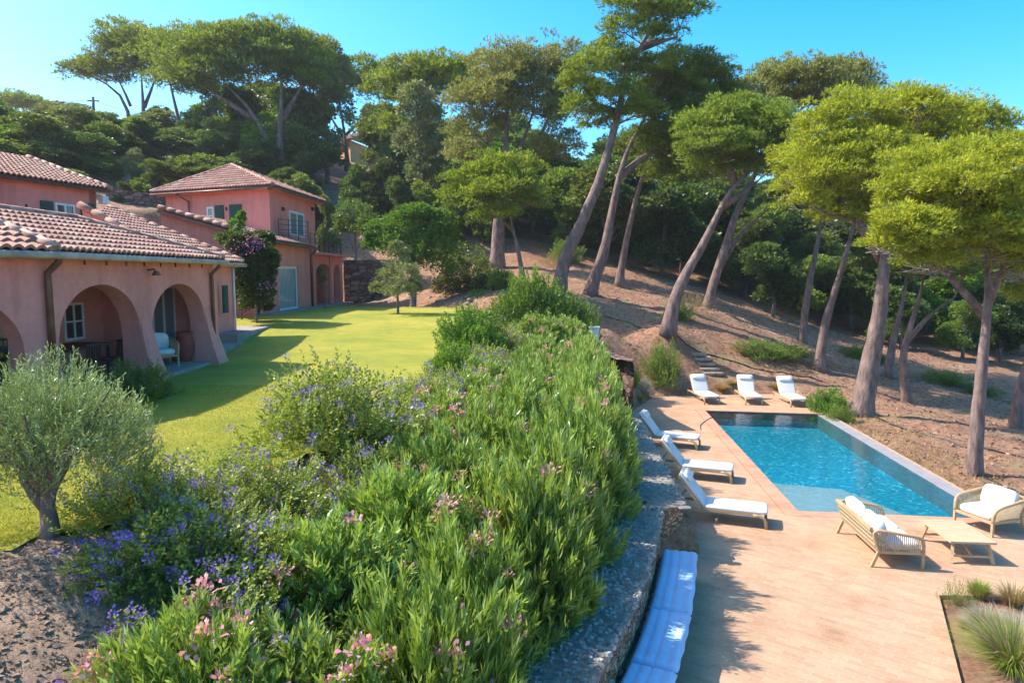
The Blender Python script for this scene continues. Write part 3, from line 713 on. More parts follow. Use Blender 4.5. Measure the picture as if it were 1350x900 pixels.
# flared foot of each arcade pier
def flare(cx0, cx1, xface, zt, out, nm='buttress', z0=2.5, parent=villa):
    m_ = MB(); n = 10; base = 0
    for i in range(n+1):
        f = i/n; z = z0+(zt-z0)*f; o = out*(1-f)**1.5+.004; s = .10*(1-f)
        m_.V += [Vector((xface-.3, cx0-s, z)), Vector((xface+o, cx0-s, z)), Vector((xface+o, cx1+s, z)), Vector((xface-.3, cx1+s, z))]
    for i in range(n):
        for k in range(4):
            a = i*4+k; b = i*4+(k+1) % 4; m_.F.append((a, b, b+4, a+4)); m_.a.append(.5)
    m_.F += [(0, 1, 2, 3), (n*4, n*4+1, n*4+2, n*4+3)]; m_.a += [.5, .5]
    return m_.build(nm, M['plaster'], parent, True, autos=40)
y1a, y1b = 12.2+mw.hit(186, 440)[0], 12.2+mw.hit(200, 430)[0]
flare(y1a+.02, y1b-.02, -8.3, 4.15, .40); flare(12.2+mw.hit(271.5, 430)[0]+.02, 18.93, -8.3, 4.2, .42); flare(12.22, 12.2+mw.hit(77, 440)[0]-.02, -8.3, 3.6, .25)
# lintel / ceiling of the loggia
mb = MB(); mb.prism([(-8.5, 18.9), (-8.5, 12.3), (-8.7-.4*7.6, 12.2-.917*7.6), (-14.5, 5.5), (-11.5, 12.4), (-11.5, 18.9)], 5.35, 5.45); mb.build('ceiling', M['plaster'], villa)
mb = MB(); mb.prism([(-8.15, 19.0), (-8.15, 12.15), (-8.2-.4*7.8, 12.2-.917*7.8), (-14.5, 5.2), (-11.5, 12.3), (-11.5, 19.0)], 2.45, FZ); mb.build('floor_slab', M['slab'], villa)
gd = window(ew, gt0+.02, gt1-.02, FZ, gz1-.01, villa, 'glass_blue', .06, 1, 0, 'sliding_door', -.08)
window(bw_, wt0, wt1, wz0, wz1, villa, 'glass', .06, 1, 1)
a0, zz1 = bl_.hit(8, 405); a1, zz0 = bl_.hit(15, 460); window(bl_, a1-1.2, a1, FZ, zz1+.1, villa, 'glass', .07, 1, 0, 'door')
# wing roof: hip
E0 = Vector((-8.02, 12.10, 5.52)); E1 = Vector((-8.02, 19.1, 5.52)); pit = .37; Rx = -10.35; Rz = 5.52+(E0.x-Rx)*pit
R0 = Vector((Rx, 12.65, Rz)); R1 = Vector((Rx, 16.4, Rz))
tile_plane('roof', [E0, E1, R1, R0], villa, ei=1)
Wl = Vector((-8.05-.4*8.2, 12.10-.917*8.2, 5.52)); nl = Vector((-.917, .4, 0)); Wr = Wl+nl*2.35+Vector((0, 0, 2.35*pit)); 
tile_plane('roof', [Wl, E0, R0, Wr], villa, ei=2)
B0 = Vector((-12.6, 19.1, 5.52)); tile_plane('roof', [E1, B0, R1], villa, ei=3)
tile_plane('roof', [B0, Vector((-12.7, 13.2, 5.52)), R0, R1], villa, ei=4)
mb = MB(); ridge(mb, E0, R0, .13); ridge(mb, E1, R1, .12); ridge(mb, R0, R1, .12); ridge(mb, B0, R1, .12); ridge(mb, Wr, R0, .12)
mb.build('ridge_tiles', M['tile'], villa, True, attr=True)
gut = MB(); gut.tube([E0+Vector((.07, -.03, -.07)), E1+Vector((.07, .1, -.07))], .065, 8); gut.tube([Wl+Vector((.1, -.03, -.07)), E0+Vector((.07, -.03, -.07))], .065, 8); gut.build('gutter', M['zinc'], villa, True)
def dp(x, y, zt, zb, parent, dx=.22, mat='copper', r=.05):
    pipe([(x+dx, y, zt), (x+dx-.02, y, zt-.12), (x+.07, y, zt-.32), (x+.07, y, zt-.5), (x+.07, y, zb)], parent, r, mat)
dp(-8.3, 12.16, 5.46, 2.75, villa, .3, r=.06); dp(-8.3, 18.8, 5.46, 2.75, villa, .3)
# wall light
y_ = 12.2+mw.hit(194, 350)[0]; l_ = MB(); l_.tube([(-8.3, y_, 5.22), (-8.15, y_, 5.24), (-8.1, y_, 5.18)], .02, 6); l_.tube([(-8.1, y_, 5.2), (-8.1, y_, 5.1)], [.05, .11], 10)
l_.build('wall_lamp', M['copper'], villa, True)
for k in range(9): MB().box((-8.285, 12.6+k*.72, 5.36), (.03, .02, .12)).build('gutter_bracket', M['copper'], villa)

# second range behind: wall with shutter, parapet gable and roof
w2 = Wall((-9.62, 19.3), (-9.62, 23.6), .3)
mb = MB(); w2.solid(mb, [(0, 2.5), (w2.L, 2.5), (w2.L, 5.5), (0, 5.5)])
ewb = Wall((-14, 23.62), (-9.62, 23.62), .3)
par = Wall((-11.95, 19.25), (-9.5, 19.25), .28)
def zr(x): return 5.55+(-9.35-x)*.40
par.solid(mb, [(0, 5.0), (2.45, 5.0), (2.45, 5.62), (1.85, 5.98), (0, zr(-11.95)+.42)])
mb.box((-11.8, 23.5, 4.6), (4.3, .25, 2.2))
mb.build('wall', M['plaster'], villa)
tile_plane('roof', [(-9.38, 19.28, 5.52), (-9.38, 23.95, 5.52), (-14.0, 23.95, zr(-14.0)), (-11.95, 19.28, zr(-11.95))], villa, ei=9)
mb = MB(); ridge(mb, (-14, 24, zr(-14)), (-9.4, 24, 5.55), .11)
mb.build('ridge_tiles', M['tile'], villa, True, attr=True); mb = MB()
par_t = [(-11.95+t, z) for t, z in ((0, zr(-11.95)+.42), (1.85, 5.98), (2.45, 5.62))]
for (xa, za), (xb, zb) in zip(par_t[:-1], par_t[1:]): ridge(mb, (xa, 19.12, za-.02), (xb, 19.12, zb-.02), .13)
mb.build('ridge_tiles', M['tile'], villa, True, attr=True)
MB().tube([(-9.3, 19.3, 5.45), (-9.3, 23.98, 5.45)], .065, 8).build('gutter', M['zinc'], villa, True)
t0, z1 = w2.hit(282, 376); t1, z0 = w2.hit(289.5, 412); shutter(w2, max(.1, t0), t1, z0, z1, villa, .25, .06)
pipe([(-9.62+.06, 23.55, 5.45), (-9.62+.06, 23.55, 3.2)], villa, .035, 'white_paint')

# upper storey
U1 = Vector((-15.6, 26, 0)); ud = Vector((.264, .965, 0)).normalized(); U0 = U1-ud*16; uw = Wall(xy(U0), xy(U1), .35); nb = Vector((-ud.y, ud.x, 0))
mb = MB(); uw.solid(mb, [(0, 2.5), (uw.L, 2.5), (uw.L, 8.3), (0, 8.3)])
e_ = U1+nb*7; mb.prism([xy(U1), xy(e_), xy(e_-ud*.3), xy(U1-ud*.3)], 2.5, 8.3)
mb.build('wall', M['plaster'], villa)
ov = .35; A_ = U0-nb*ov; B_ = U1-nb*ov+ud*ov
tile_plane('roof', [(A_.x, A_.y, 8.32), (B_.x, B_.y, 8.32), tuple(B_+nb*3.9+Vector((0, 0, 8.32+3.9*.34))), tuple(A_+nb*3.9+Vector((0, 0, 8.32+3.9*.34)))], villa, ei=12)
tile_plane('roof', [tuple(B_+nb*7.8+Vector((0, 0, 8.32))), tuple(A_+nb*7.8+Vector((0, 0, 8.32))), tuple(A_+nb*3.9+Vector((0, 0, 8.32+3.9*.34))), tuple(B_+nb*3.9+Vector((0, 0, 8.32+3.9*.34)))], villa, ei=13)
mb = MB(); ridge(mb, B_+Vector((0, 0, 8.32)), B_+nb*3.9+Vector((0, 0, 8.32+3.9*.34)), .12); mb.build('ridge_tiles', M['tile'], villa, True, attr=True)
MB().tube([A_+Vector((0, 0, 8.24)), B_+Vector((0, 0, 8.24))], .06, 8).build('gutter', M['copper'], villa, True)
def on(w, x0, y0, x1, y1): a, zt = w.hit(x0, y0); b_, zb = w.hit(x1, y1); return min(a, b_), max(a, b_), min(zt, zb), max(zt, zb)
a, b_, z0, z1 = on(uw, 72, 267, 99, 292); window(uw, a, b_, z0-.4, z1, villa, 'glass', .07, 1, 0)
a, b_, z0, z1 = on(uw, 52, 264, 70, 290); shutter(uw, a, b_, z0-.4, z1, villa)
a, b_, z0, z1 = on(uw, 105, 268, 125, 294); shutter(uw, a, b_, z0-.4, z1+.02, villa)
a, b_, z0, z1 = on(uw, 33, 269, 36.5, 275); m_ = MB(); uw.box(m_, a, b_, z0, z1, -.02, .01); m_.build('vent', M['dark'], villa)
a, b_, z0, z1 = on(uw, 129, 258, 137.5, 269.5); m_ = MB(); uw.box(m_, a, b_, z0, z1, .01, .22); m_.build('air_unit', M['white_paint'], villa)

# --- far two-storey house
fh = thing('far_house', (-14, 36, 3.4), 'salmon pink two-storey house with hipped tile roof at the far end of the lawn', 'house')
K = Vector((-11.9, 34.0, 0)); K2 = Vector((-11.63, 40.8, 0)); K3 = Vector((-18.4, 36.85, 0)); K4 = Vector((-18.1, 43.4, 0))
EZ = 9.42
rw_ = Wall(xy(K), xy(K2), .3); lw_ = Wall(xy(K3), xy(K), .3)
mb = MB(); mb.prism([xy(K), xy(K2), xy(K4), xy(K3)], 3.0, EZ-.02)
g1 = Wall((-10.6, 28.4), (-10.6, 36.15), .3)
a, b_, z0, z1 = on(g1, 367, 350, 395, 407)
g1.solid(mb, [(0, 2.9), (a, 2.9), (a, z1), (b_, z1), (b_, 2.9), (g1.L, 2.9), (g1.L, 6.62), (0, 6.62)])
def zg(x): return 6.6+(-10.35-x)*.29
g2 = Wall((-14.4, 28.38), (-10.6, 28.38), .3); g2.solid(mb, [(0, 2.9), (3.8, 2.9), (3.8, 6.62), (0, zg(-14.4)+.02)])
mb.build('wall', M['plaster_far'], fh)
sd = window(g1, a, b_, max(3.42, z0), z1, fh, 'glass_blue', .13, 0, 0, 'sliding_door', -.12)
cu = MB(); n_c = 26
for k in range(n_c):
    t = a+.15+(b_-a-.5)*k/n_c; g1.box(cu, t, t+.06, 3.55, z1-.15, -.105+.012*(k % 2), -.098+.012*(k % 2))
cu.build('curtain', simple('pale_curtain', (.36, .42, .40), .8, .05, bstr=0), sd)
tile_plane('roof', [(-10.3, 28.1, 6.6), (-10.3, 36.3, 6.6), (-12.0, 36.3, zg(-12)), (-14.4, 36.3, zg(-14.4)), (-14.4, 28.1, zg(-14.4))], fh, ei=21)
mb = MB(); ridge(mb, (-14.4, 28.2, zg(-14.4)+.05), (-10.35, 28.2, 6.68), .12); mb.build('ridge_tiles', M['tile'], fh, True, attr=True)
MB().tube([(-10.22, 28.1, 6.5), (-10.22, 36.3, 6.5)], .06, 8).build('gutter', M['copper'], fh, True)
dp(-10.6, 36.1, 6.48, 3.4, fh, .3, r=.07)
# hipped roof
cen = (K+K2+K3+K4)/4; ap = Vector((cen.x-.6, cen.y, EZ+1.75)); 
def outw(p): return p+(p-cen).normalized()*.72+Vector((0, 0, EZ))
e1, e2, e3, e4 = outw(K), outw(K2), outw(K4), outw(K3)
tile_plane('roof', [e4, e1, ap], fh, L=.36, ei=31); tile_plane('roof', [e1, e2, ap], fh, ei=32); tile_plane('roof', [e2, e3, ap], fh, ei=33); tile_plane('roof', [e3, e4, ap], fh, ei=34)
mb = MB()
for e in (e1, e2, e3, e4): ridge(mb, e, ap, .11)
mb.build('ridge_tiles', M['tile'], fh, True, attr=True)
gt = MB()
for p, q_ in ((e4, e1), (e1, e2)): gt.tube([p+Vector((0, 0, -.1)), q_+Vector((0, 0, -.1))], .055, 8)
gt.build('gutter', M['copper'], fh, True)
# eave boards
mb = MB(); 
for p, q_ in ((e4, e1), (e1, e2)): 
    mb.bar(p+Vector((0, 0, -.12))-(p-cen-Vector((0, 0, EZ))).normalized()*.35, q_+Vector((0, 0, -.12))-(q_-cen-Vector((0, 0, EZ))).normalized()*.35, .5, .04)
mb.build('eave', M['plaster_far'], fh)
a, b_, z0, z1 = on(lw_, 284, 271, 296, 296); shutter(lw_, a, b_, z0, z1, fh)
a2, b2, z02, z12 = on(lw_, 273, 273, 283, 296); window(lw_, a2, b2, z02, z12, fh, 'glass', .09, 0, 1)
a, b_, z0, z1 = on(lw_, 303, 270, 320, 303); shutter(lw_, a, b_, z0, z1, fh)
a, b_, z0, z1 = on(lw_, 297.5, 273, 300, 277.5); m_ = MB(); lw_.box(m_, a, b_, z0, z1, -.02, .02); m_.build('wall_lamp', M['dark'], fh)
a, b_, z0, z1 = on(rw_, 381, 277, 401, 311); window(rw_, a, b_, z0-.1, z1, fh, 'glass_blue', .11, 1, 0, 'balcony_door')
for q_ in (372, 411): a, b_, z0, z1 = on(rw_, q_-1, 273, q_+1.5, 278); m_ = MB(); rw_.box(m_, a, b_, z0, z1, -.02, .10); m_.build('wall_lamp', M['dark'], fh)
p0, zp = lw_.hit(250, 262); pp = lw_.P(p0, 0, .08); pipe([(lw_.P(p0-.4, 0, .6).x, lw_.P(p0-.4, 0, .6).y, EZ-.1), (pp.x, pp.y, EZ-.5), (pp.x, pp.y, 7.0)], fh, .05)
# arcade with balcony
ar = Wall((-10.62, 36.2), (-10.35, 41.9), .35)
a, _ = ar.hit(415.5, 380); b_, _ = ar.hit(437, 380); c_, _ = ar.hit(440.5, 380); d_, _ = ar.hit(449, 380)
mb = MB(); ar.solid(mb, outline(ar.L, 3.0, 6.3, [arch(a+.1, b_, 3.0, 5.0, 5.75), arch(c_, min(d_, ar.L-.2), 3.0, 5.0, 5.75)]))
mb.box((-11.0, 39.0, 6.24), (2.2, 5.4, .1)); mb.prism([(-13.2, 36.2), (-13, 42), (-13.3, 42), (-13.5, 36.2)], 3, 6.3); mb.prism([(-13.3, 41.7), (-10.4, 41.7), (-10.4, 41.9), (-13.3, 41.9)], 3, 6.3)
mb.build('arcade', M['plaster_far'], fh)
rl_ = MB(); r0 = Vector((-10.45, 33.8, 0)); 
def railing(pa, pb, z):
    pa = Vector(pa); pb = Vector(pb); n = int((pb-pa).length/.9)+1
    for zz in (z+1.0, z+.75, z+.5, z+.25): rl_.bar(pa+Vector((0, 0, zz)), pb+Vector((0, 0, zz)), .03, .03)
    for k in range(n+1): q_ = pa.lerp(pb, k/n); rl_.bar(q_+Vector((0, 0, z)), q_+Vector((0, 0, z+1.02)), .04, .04)
railing((-10.6, 36.2, 0), (-10.4, 41.8, 0), 6.3); railing((-10.4, 41.8, 0), (-11.7, 41.8, 0), 6.3); railing((-11.7, 34.6, 0), (-10.7, 36.2, 0), 6.9)
rl_.build('railing', M['iron'], fh)
MB().tube([lw_.P(1.8, 7.2, 1.2), lw_.P(4.5, 7.15, 1.6), Vector((-10.6, 36.0, 7.3))], .012, 5).build('cable', M['iron'], fh, True)
# stone wall and slabs
sw = MB(); sl_ = resample([(-10.35, 42.2, 0), (-8.3, 42.8, 0), (-7.4, 43.2, 0)], .3); ribbon(sw, sl_, sl_, 10, lambda p, f, i: Vector((p.x+.03*fbm(p.x*5, f*8), p.y+.06*fbm(p.x*5+2, f*9, 1.3), 3.1+f*2.95)))
ribbon(sw, sl_, [p+Vector((0, .5, 0)) for p in sl_], 2, lambda p, f, i: p+Vector((0, 0, 6.04)))
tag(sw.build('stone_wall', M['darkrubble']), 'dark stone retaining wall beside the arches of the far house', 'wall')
st_ = MB(); st_.prism([(-9.6, 19.0), (-8.35, 19.0), (-8.6, 20.4), (-8.7, 22), (-9.6, 22)], 2.6, 2.95); tag(st_.build('stone_landing', M['slab']), 'lower grey stone step beside the arcade of the pink villa', 'step', 'stone steps at the villa')
st_ = MB(); st_.prism([(-9.6, 22.02), (-8.9, 22.02), (-9.0, 26), (-9.7, 28.2), (-10.6, 28.2), (-10.6, 23.8), (-9.6, 23.6)], 2.6, 3.22); tag(st_.build('stone_landing', M['slab']), 'upper grey stone step towards the far house', 'step', 'stone steps at the villa')
st_ = MB(); st_.prism([(-10.6, 28.5), (-9.95, 28.5), (-9.75, 42), (-13, 42), (-13, 36.2), (-10.6, 36.2)], 2.9, 3.49); tag(st_.build('paved_strip', M['slab']), 'narrow grey paved strip along the foot of the far house', 'paving')
# loggia furniture
def simple_chair(loc, rz, label):
    t = thing('rattan_chair', loc, label, 'chair', 'dark chairs in the loggia', rz)
    m_ = MB().box((0, 0, .43), (.5, .5, .06)); m_.build('seat', M['darkwood'], t, world=False)
    m_ = MB()
    for k in range(6): m_.bar((-.23, -.22+.088*k, .45), (-.28, -.22+.088*k, .85), .03)
    m_.bar((-.28, -.25, .86), (-.28, .25, .86), .05); m_.build('backrest', M['darkwood'], t, world=False)
    for x_ in (-.22, .22):
        for y_ in (-.22, .22): MB().bar((x_, y_, 0), (x_, y_, .41), .045).build('leg', M['darkwood'], t, world=False)
    return t
tt = thing('dining_table', (-9.9, 15.0, FZ), 'dark dining table in the shade of the loggia, behind the first full arch', 'table')
MB().box((0, 0, .73), (1.0, 2.2, .05)).build('tabletop', M['darkwood'], tt, world=False)
for x_ in (-.42, .42):
    for y_ in (-.95, .95): MB().bar((x_, y_, 0), (x_, y_, .71), .07).build('leg', M['darkwood'], tt, world=False)
simple_chair((-9.15, 14.4, FZ), math.pi, 'dark chair on the lawn side of the loggia table, nearer the left edge'); simple_chair((-9.15, 15.5, FZ), math.pi, 'dark chair on the lawn side of the loggia table, nearer the far pier')
simple_chair((-10.65, 14.4, FZ), 0, 'dark chair on the house side of the loggia table, nearer the left edge'); simple_chair((-10.65, 15.5, FZ), 0, 'dark chair on the house side of the loggia table, nearer the far pier')
def pot(loc, r, h, label, name='terracotta_pot'):
    prof = [(0, .55), (.1, .7), (.35, .95), (.6, 1), (.82, .86), (.9, .78), (.94, .88), (1, .9)]
    m_ = MB(); m_.tube([(0, 0, f*h) for f, q_ in prof], [q_*r for f, q_ in prof], 24)
    o = m_.build(name, M['terracotta'], None, True, autos=50); o.location = loc; return tag(o, label, 'pot', 'terracotta jars')
p = onz(244, 475, FZ); pot((-8.88, 18.45, FZ), .25, .80, 'tall reddish clay jar inside the farther arch beside the white armchair')
p = onz(8, 503, FZ); pot((-8.45, 10.95, LZ(0, 11)), .42, .62, 'broad clay pot by the arch at the left edge of the photo')

# ---------------------------------------------------------------- terrace furniture
def ang(a): return math.radians(a)
def make_lounger():
    t = thing('sun_lounger', (0, 0, 0), 'x', 'sun lounger')
    fr = MB()
    for s in (-1, 1):
        fr.flat([(-.98, s*.31, .27), (.72, s*.31, .27)], .045, .055)
    for x_ in (-.9, -.3, .25, .70): fr.bar((x_, -.31, .262), (x_, .31, .262), .04, .03)
    fr.build('frame', M['teak'], t, world=False)
    for s in (-1, 1):
        pts = [(.72, s*.31, .27), (.83, s*.31, .262), (.92, s*.31, .22), (.965, s*.31, .15), (.975, s*.31, 0)]
        l = MB(); l.tube(pts, .031, 8); l.build('leg', M['teak'], t, True, world=False)
        l = MB(); l.tube([(-.98, s*.31, .27), (-1.0, s*.31, .25), (-1.0, s*.31, 0)], .03, 8); l.build('leg', M['teak'], t, True, world=False)
    c = MB(); c.pillow((.37, 0, .325), (1.26, .66, .085), .18, 20); c.build('seat_cushion', M['sling'], t, True, world=False)
    A = math.radians(52); R = Matrix.Rotation(-A, 3, 'Y'); hp = Vector((-.27, 0, .31))
    # backrest leaning back towards -x
    def bk(p): 
        return hp+Vector((-math.cos(A)*p[0], p[1], math.sin(A)*p[0]))+Vector((math.sin(A), 0, math.cos(A)))*p[2]
    f = MB()
    for s in (-1, 1): f.bar(bk((0, s*.31, -.02)), bk((.78, s*.31, -.02)), .035, .05)
    f.bar(bk((.77, -.31, -.02)), bk((.77, .31, -.02)), .05, .04)
    f.bar(bk((.45, 0, -.04)), (-.85, 0, .27), .03); f.build('backrest_frame', M['teak'], t, world=False)
    c = MB(); c.pillow(bk((.40, 0, .035)), (.84, .66, .075), .18, 20, Matrix.Rotation(A, 3, 'Y')); c.build('backrest_cushion', M['sling'], t, True, world=False)
    c = MB(); c.pillow(bk((.66, 0, .095)), (.22, .56, .09), .45, 16, Matrix.Rotation(A, 3, 'Y')); hd = c.build('headrest', M['cushion'], t, True, world=False)
    return t
L0 = make_lounger(); reg(L0)
def foot_pose(pa, pb, ax_dir):
    """pa,pb: pixels of the two foot-end leg bases"""
    a = onz(*pa, 0); b_ = onz(*pb, 0); c = (a+b_)/2; d = Vector((math.cos(ang(ax_dir)), math.sin(ang(ax_dir)), 0)); return c-d*.975, ang(ax_dir)
LG = [(((1003.5, 695.5), (1016, 686)), -20, 'white cushioned lounger beside the wall pier, nearest of three along the pool'),
      (((959, 636.5), (971, 629.5)), -21, 'white cushioned lounger, middle of three along the left side of the pool'),
      (((911.5, 591.5), (929.5, 589)), -24, 'white cushioned lounger, farthest of three along the left side of the pool'),
      (((927.5, 535.5), (950, 531)), -85, 'white cushioned lounger behind the far pool edge, left of its row by the grass tuft'),
      (((982, 536), (1005.5, 532)), -96, 'white cushioned lounger behind the far pool edge, in the middle of its row'),
      (((1041.5, 538.5), (1065.5, 535.5)), -92, 'white cushioned lounger behind the far pool edge, right of its row by the green shrub')]
for i, (pp, a_, lab) in enumerate(LG):
    o = L0 if i == 0 else copy_tree(L0); p, r = foot_pose(pp[0], pp[1], a_); o.location = p; o.rotation_euler.z = r
    tag(o, lab, 'sun lounger', 'sun loungers round the pool')
def rope_weave(mb, P0, P1, P2, P3, n, r=.008):
    """cords filling the quad P0 P1 (bottom) P3 P2 (top)"""
    P0, P1, P2, P3 = map(Vector, (P0, P1, P2, P3))
    for k in range(n+1): mb.bar(P0.lerp(P1, k/n), P3.lerp(P2, k/n), r*2.2, r)
def make_seat(name, wid, label, cat, loc, rz):
    """sofa / armchair: faces +x, width along y"""
    t = thing(name, loc, label, cat, None, rz); h = wid/2; D = .78
    fr = MB(); 
    for s in (-1, 1): fr.bar((-D/2+.02, s*(h-.03), .27), (D/2-.02, s*(h-.03), .27), .04, .05)
    fr.bar((D/2-.03, -h+.03, .27), (D/2-.03, h-.03, .27), .05, .05); fr.bar((-D/2+.03, -h+.03, .27), (-D/2+.03, h-.03, .27), .05, .05)
    for k in range(5): fr.bar((-D/2+.1+k*.14, -h+.04, .285), (-D/2+.1+k*.14, h-.04, .285), .05, .02)
    fr.build('frame', M['teak'], t, world=False)
    for s in (-1, 1):
        MB().bar((-D/2-.10, s*(h-.02), 0), (-D/2+.02, s*(h-.02), .30), .045, .045).build('leg', M['teak'], t, world=False)
        MB().bar((D/2-.02, s*(h-.02), 0), (D/2-.02, s*(h-.02), .3), .045, .045).build('leg', M['teak'], t, world=False)
        a_ = MB(); top = [(-D/2+.02, s*(h-.02), .28), (-D/2-.12, s*(h-.02), .66), (-D/2-.05, s*(h+.0), .68), (D/2-.30, s*(h+.02), .60), (D/2-.10, s*(h+.02), .57), (D/2-.02, s*(h+.0), .51), (D/2-.02, s*(h-.02), .40), (D/2-.02, s*(h-.02), .28)]
        sm = [Vector(p) for p in top]; sm = smooth_line(resample(sm, .05), 5); a_.tube(sm, .03, 8); ar_ = a_.build('armrest', M['teak'], t, True, world=False)
        wv = MB(); n = 22
        for k in range(n):
            f = (k+.5)/n; x0 = -D/2+.04+f*(D-.1); zt = .655-.10*f-(.04 if f > .93 else 0); wv.bar((x0, s*(h-.03), .28), (x0-.1*(1-f), s*(h-.0), zt), .018, .010)
        wv.build('rope_side', M['rope'], ar_, world=False)
    bk = MB(); bk.bar((-D/2-.13, -h+.02, .68), (-D/2-.13, h-.02, .68), .05, .05); bk.build('back_rail', M['teak'], t, world=False)
    wv = MB(); n = int(wid/.035)
    for k in range(n+1):
        y_ = -h+.05+(wid-.1)*k/n; dx = .02*(1 if k % 2 else -1); wv.bar((-D/2+.0, y_, .28), (-D/2-.125, y_+dx, .67), .022, .010)
    for z_ in (.38, .48, .58):
        f = (z_-.28)/.39; wv.bar((-D/2-.125*f-.012, -h+.05, z_), (-D/2-.125*f-.012, h-.05, z_), .012, .02)
    wv.build('rope_back', M['rope'], t, world=False)
    n = 1 if wid < 1.1 else 2
    for k in range(n):
        y_ = 0 if n == 1 else (-.5+k)*(wid-.1)/2; ww = (wid-.12)/n
        MB().pillow((.03, y_, .365), (D-.1, ww, .17), .3, 24).build('seat_cushion', M['cushion'], t, True, world=False)
        MB().pillow((-D/2+.10, y_, .60), (.19, ww-.03, .46), .38, 24, Matrix.Rotation(ang(-16), 3, 'Y')).build('back_cushion', M['cushion'], t, True, world=False)
    return t
M['rope'] = simple('beige_rope', (.42, .33, .21), .8, .1, 20, bstr=0)
a = onz(1150, 744.4, 0); b_ = onz(1109, 704.5, 0); c = onz(1203.5, 746.8, 0)
d_ = (b_-a).normalized(); f_ = Vector((d_.y, -d_.x, 0)); rz = math.atan2(f_.y, f_.x)
make_seat('garden_sofa', 1.62, 'wooden garden sofa with rope back and white cushions at the near pool edge', 'sofa', (a+b_)/2+f_*.44, rz)
a = onz(1306, 708, 0); a0 = onz(1262, 691, 0); dd = (a0-a).normalized(); f2 = Vector((-dd.y, dd.x, 0)); 
if f2.x > 0: f2 = -f2
make_seat('garden_armchair', .86, 'wooden garden armchair with rope sides and white cushions at the right end of the pool', 'armchair', a+dd*.41-f2*.40, math.atan2(f2.y, f2.x))
ta = onz(1253, 713, .4); tb = onz(1314.4, 715.6, .4); td = onz(1213, 684.4, .4); tx = (tb-ta); ty = (td-ta); tc_ = (tb+td)/2; tl_ = ty.length+.02; tw_ = .78
rz = math.atan2(ty.y, ty.x)
t = thing('coffee_table', (tc_.x, tc_.y, 0), 'low slatted wooden coffee table between the sofa and the armchair', 'table', None, rz)
m_ = MB(); n = 8
for k in range(n): y_ = -tw_/2+tw_*(k+.5)/n; m_.box((0, y_, .385), (tl_-.14, tw_/n-.006, .03))
m_.box((tl_/2-.035, 0, .386), (.07, tw_, .036)); m_.box((-tl_/2+.035, 0, .386), (.07, tw_, .036)); m_.build('tabletop', M['table_wood'], t, world=False)
for sx_ in (-1, 1):
    for sy_ in (-1, 1): MB().bar((sx_*(tl_/2+.0), sy_*(tw_/2-.04), 0), (sx_*(tl_/2-.12), sy_*(tw_/2-.10), .37), .05, .05).build('leg', M['teak'], t, world=False)
for sx_ in (-1, 1):
    m_ = MB(); m_.bar((sx_*(tl_/2-.04), -tw_/2+.06, .13), (sx_*(tl_/2-.04), tw_/2-.06, .13), .035); m_.bar((sx_*(tl_/2-.04), 0, .13), (sx_*.12, 0, .33), .03)
    m_.build('stretcher', M['teak'], t, world=False)
# armchair in the loggia
sc = make_seat('loggia_armchair', .8, 'white cushioned rope armchair standing in the farther arch of the loggia', 'armchair', (-9.15, 17.55, FZ), ang(-50))
# hose across the deck into the pool, steps up the slope
def gtube(pts, r, name, mat, label, cat, lift=.01, n=6, ground=True, st=.25):
    P = resample([Vector((p[0], p[1], p[2] if len(p) > 2 else 0)) for p in pts], st); P = smooth_line(P, 6)
    if ground: P = [Vector((p.x, p.y, gz(p.x, p.y)+lift)) for p in P]
    return tag(MB().tube(P, r, n).build(name, M[mat], None, True), label, cat)
gtube([onz(924, 566, .012), onz(923, 560, .012), onz(932, 553, .012), onz(941, 549, .02)], .012, 'pool_hose', 'pipe', 'thin dark hose curling over the coping at the far left of the pool', 'hose', ground=False, st=.1)
def gp(px, py, Y0=None):
    """first ground hit of a pixel ray"""
    a, b = ray(px, py); Ys = np.arange(4, 140, .1); g = TZ(a*Ys, Ys); h = CAMZ+b*Ys-g
    i = np.argmax(h <= 0.0); Y = Ys[i] if h.min() <= 0 else 60.0
    return Vector((a*Y, Y, float(g[i])))
P_ = [gp(*q_) for q_ in [(1143, 543), (1172, 560), (1215, 572), (1262, 588), (1310, 596), (1352, 604), (1420, 620)]]
gtube(P_, .03, 'irrigation_hose', 'pipe', 'black irrigation hose lying across the soil from the big leaning pine to the right edge', 'hose', .02)
P_ = [gp(*q_) for q_ in [(1286, 624), (1310, 636), (1352, 655), (1400, 675)]]
gtube(P_, .025, 'irrigation_hose', 'pipe', 'black irrigation hose on the soil at the foot of the nearer right pine', 'hose', .02)
P_ = [gp(*q_) for q_ in [(795, 418), (830, 424), (870, 437), (905, 455), (960, 475), (1030, 492), (1085, 505)]]
gtube(P_, .03, 'irrigation_hose', 'pipe', 'black irrigation hose winding down the slope above the loungers', 'hose', .02)
for k in range(5):
    p = gp(938-k*4.5, 494-k*6.0); s_ = MB(); s_.pillow((p.x, p.y, p.z+.02), (1.15-.08*k, .34, .16), .35, 12)
    tag(s_.build('garden_step', M['stone_step'], None, True), 'rough stone step in the soil above the far loungers, %s of the flight' % ['lowest', 'second', 'third', 'fourth', 'topmost'][k], 'step', 'stone steps up the slope')

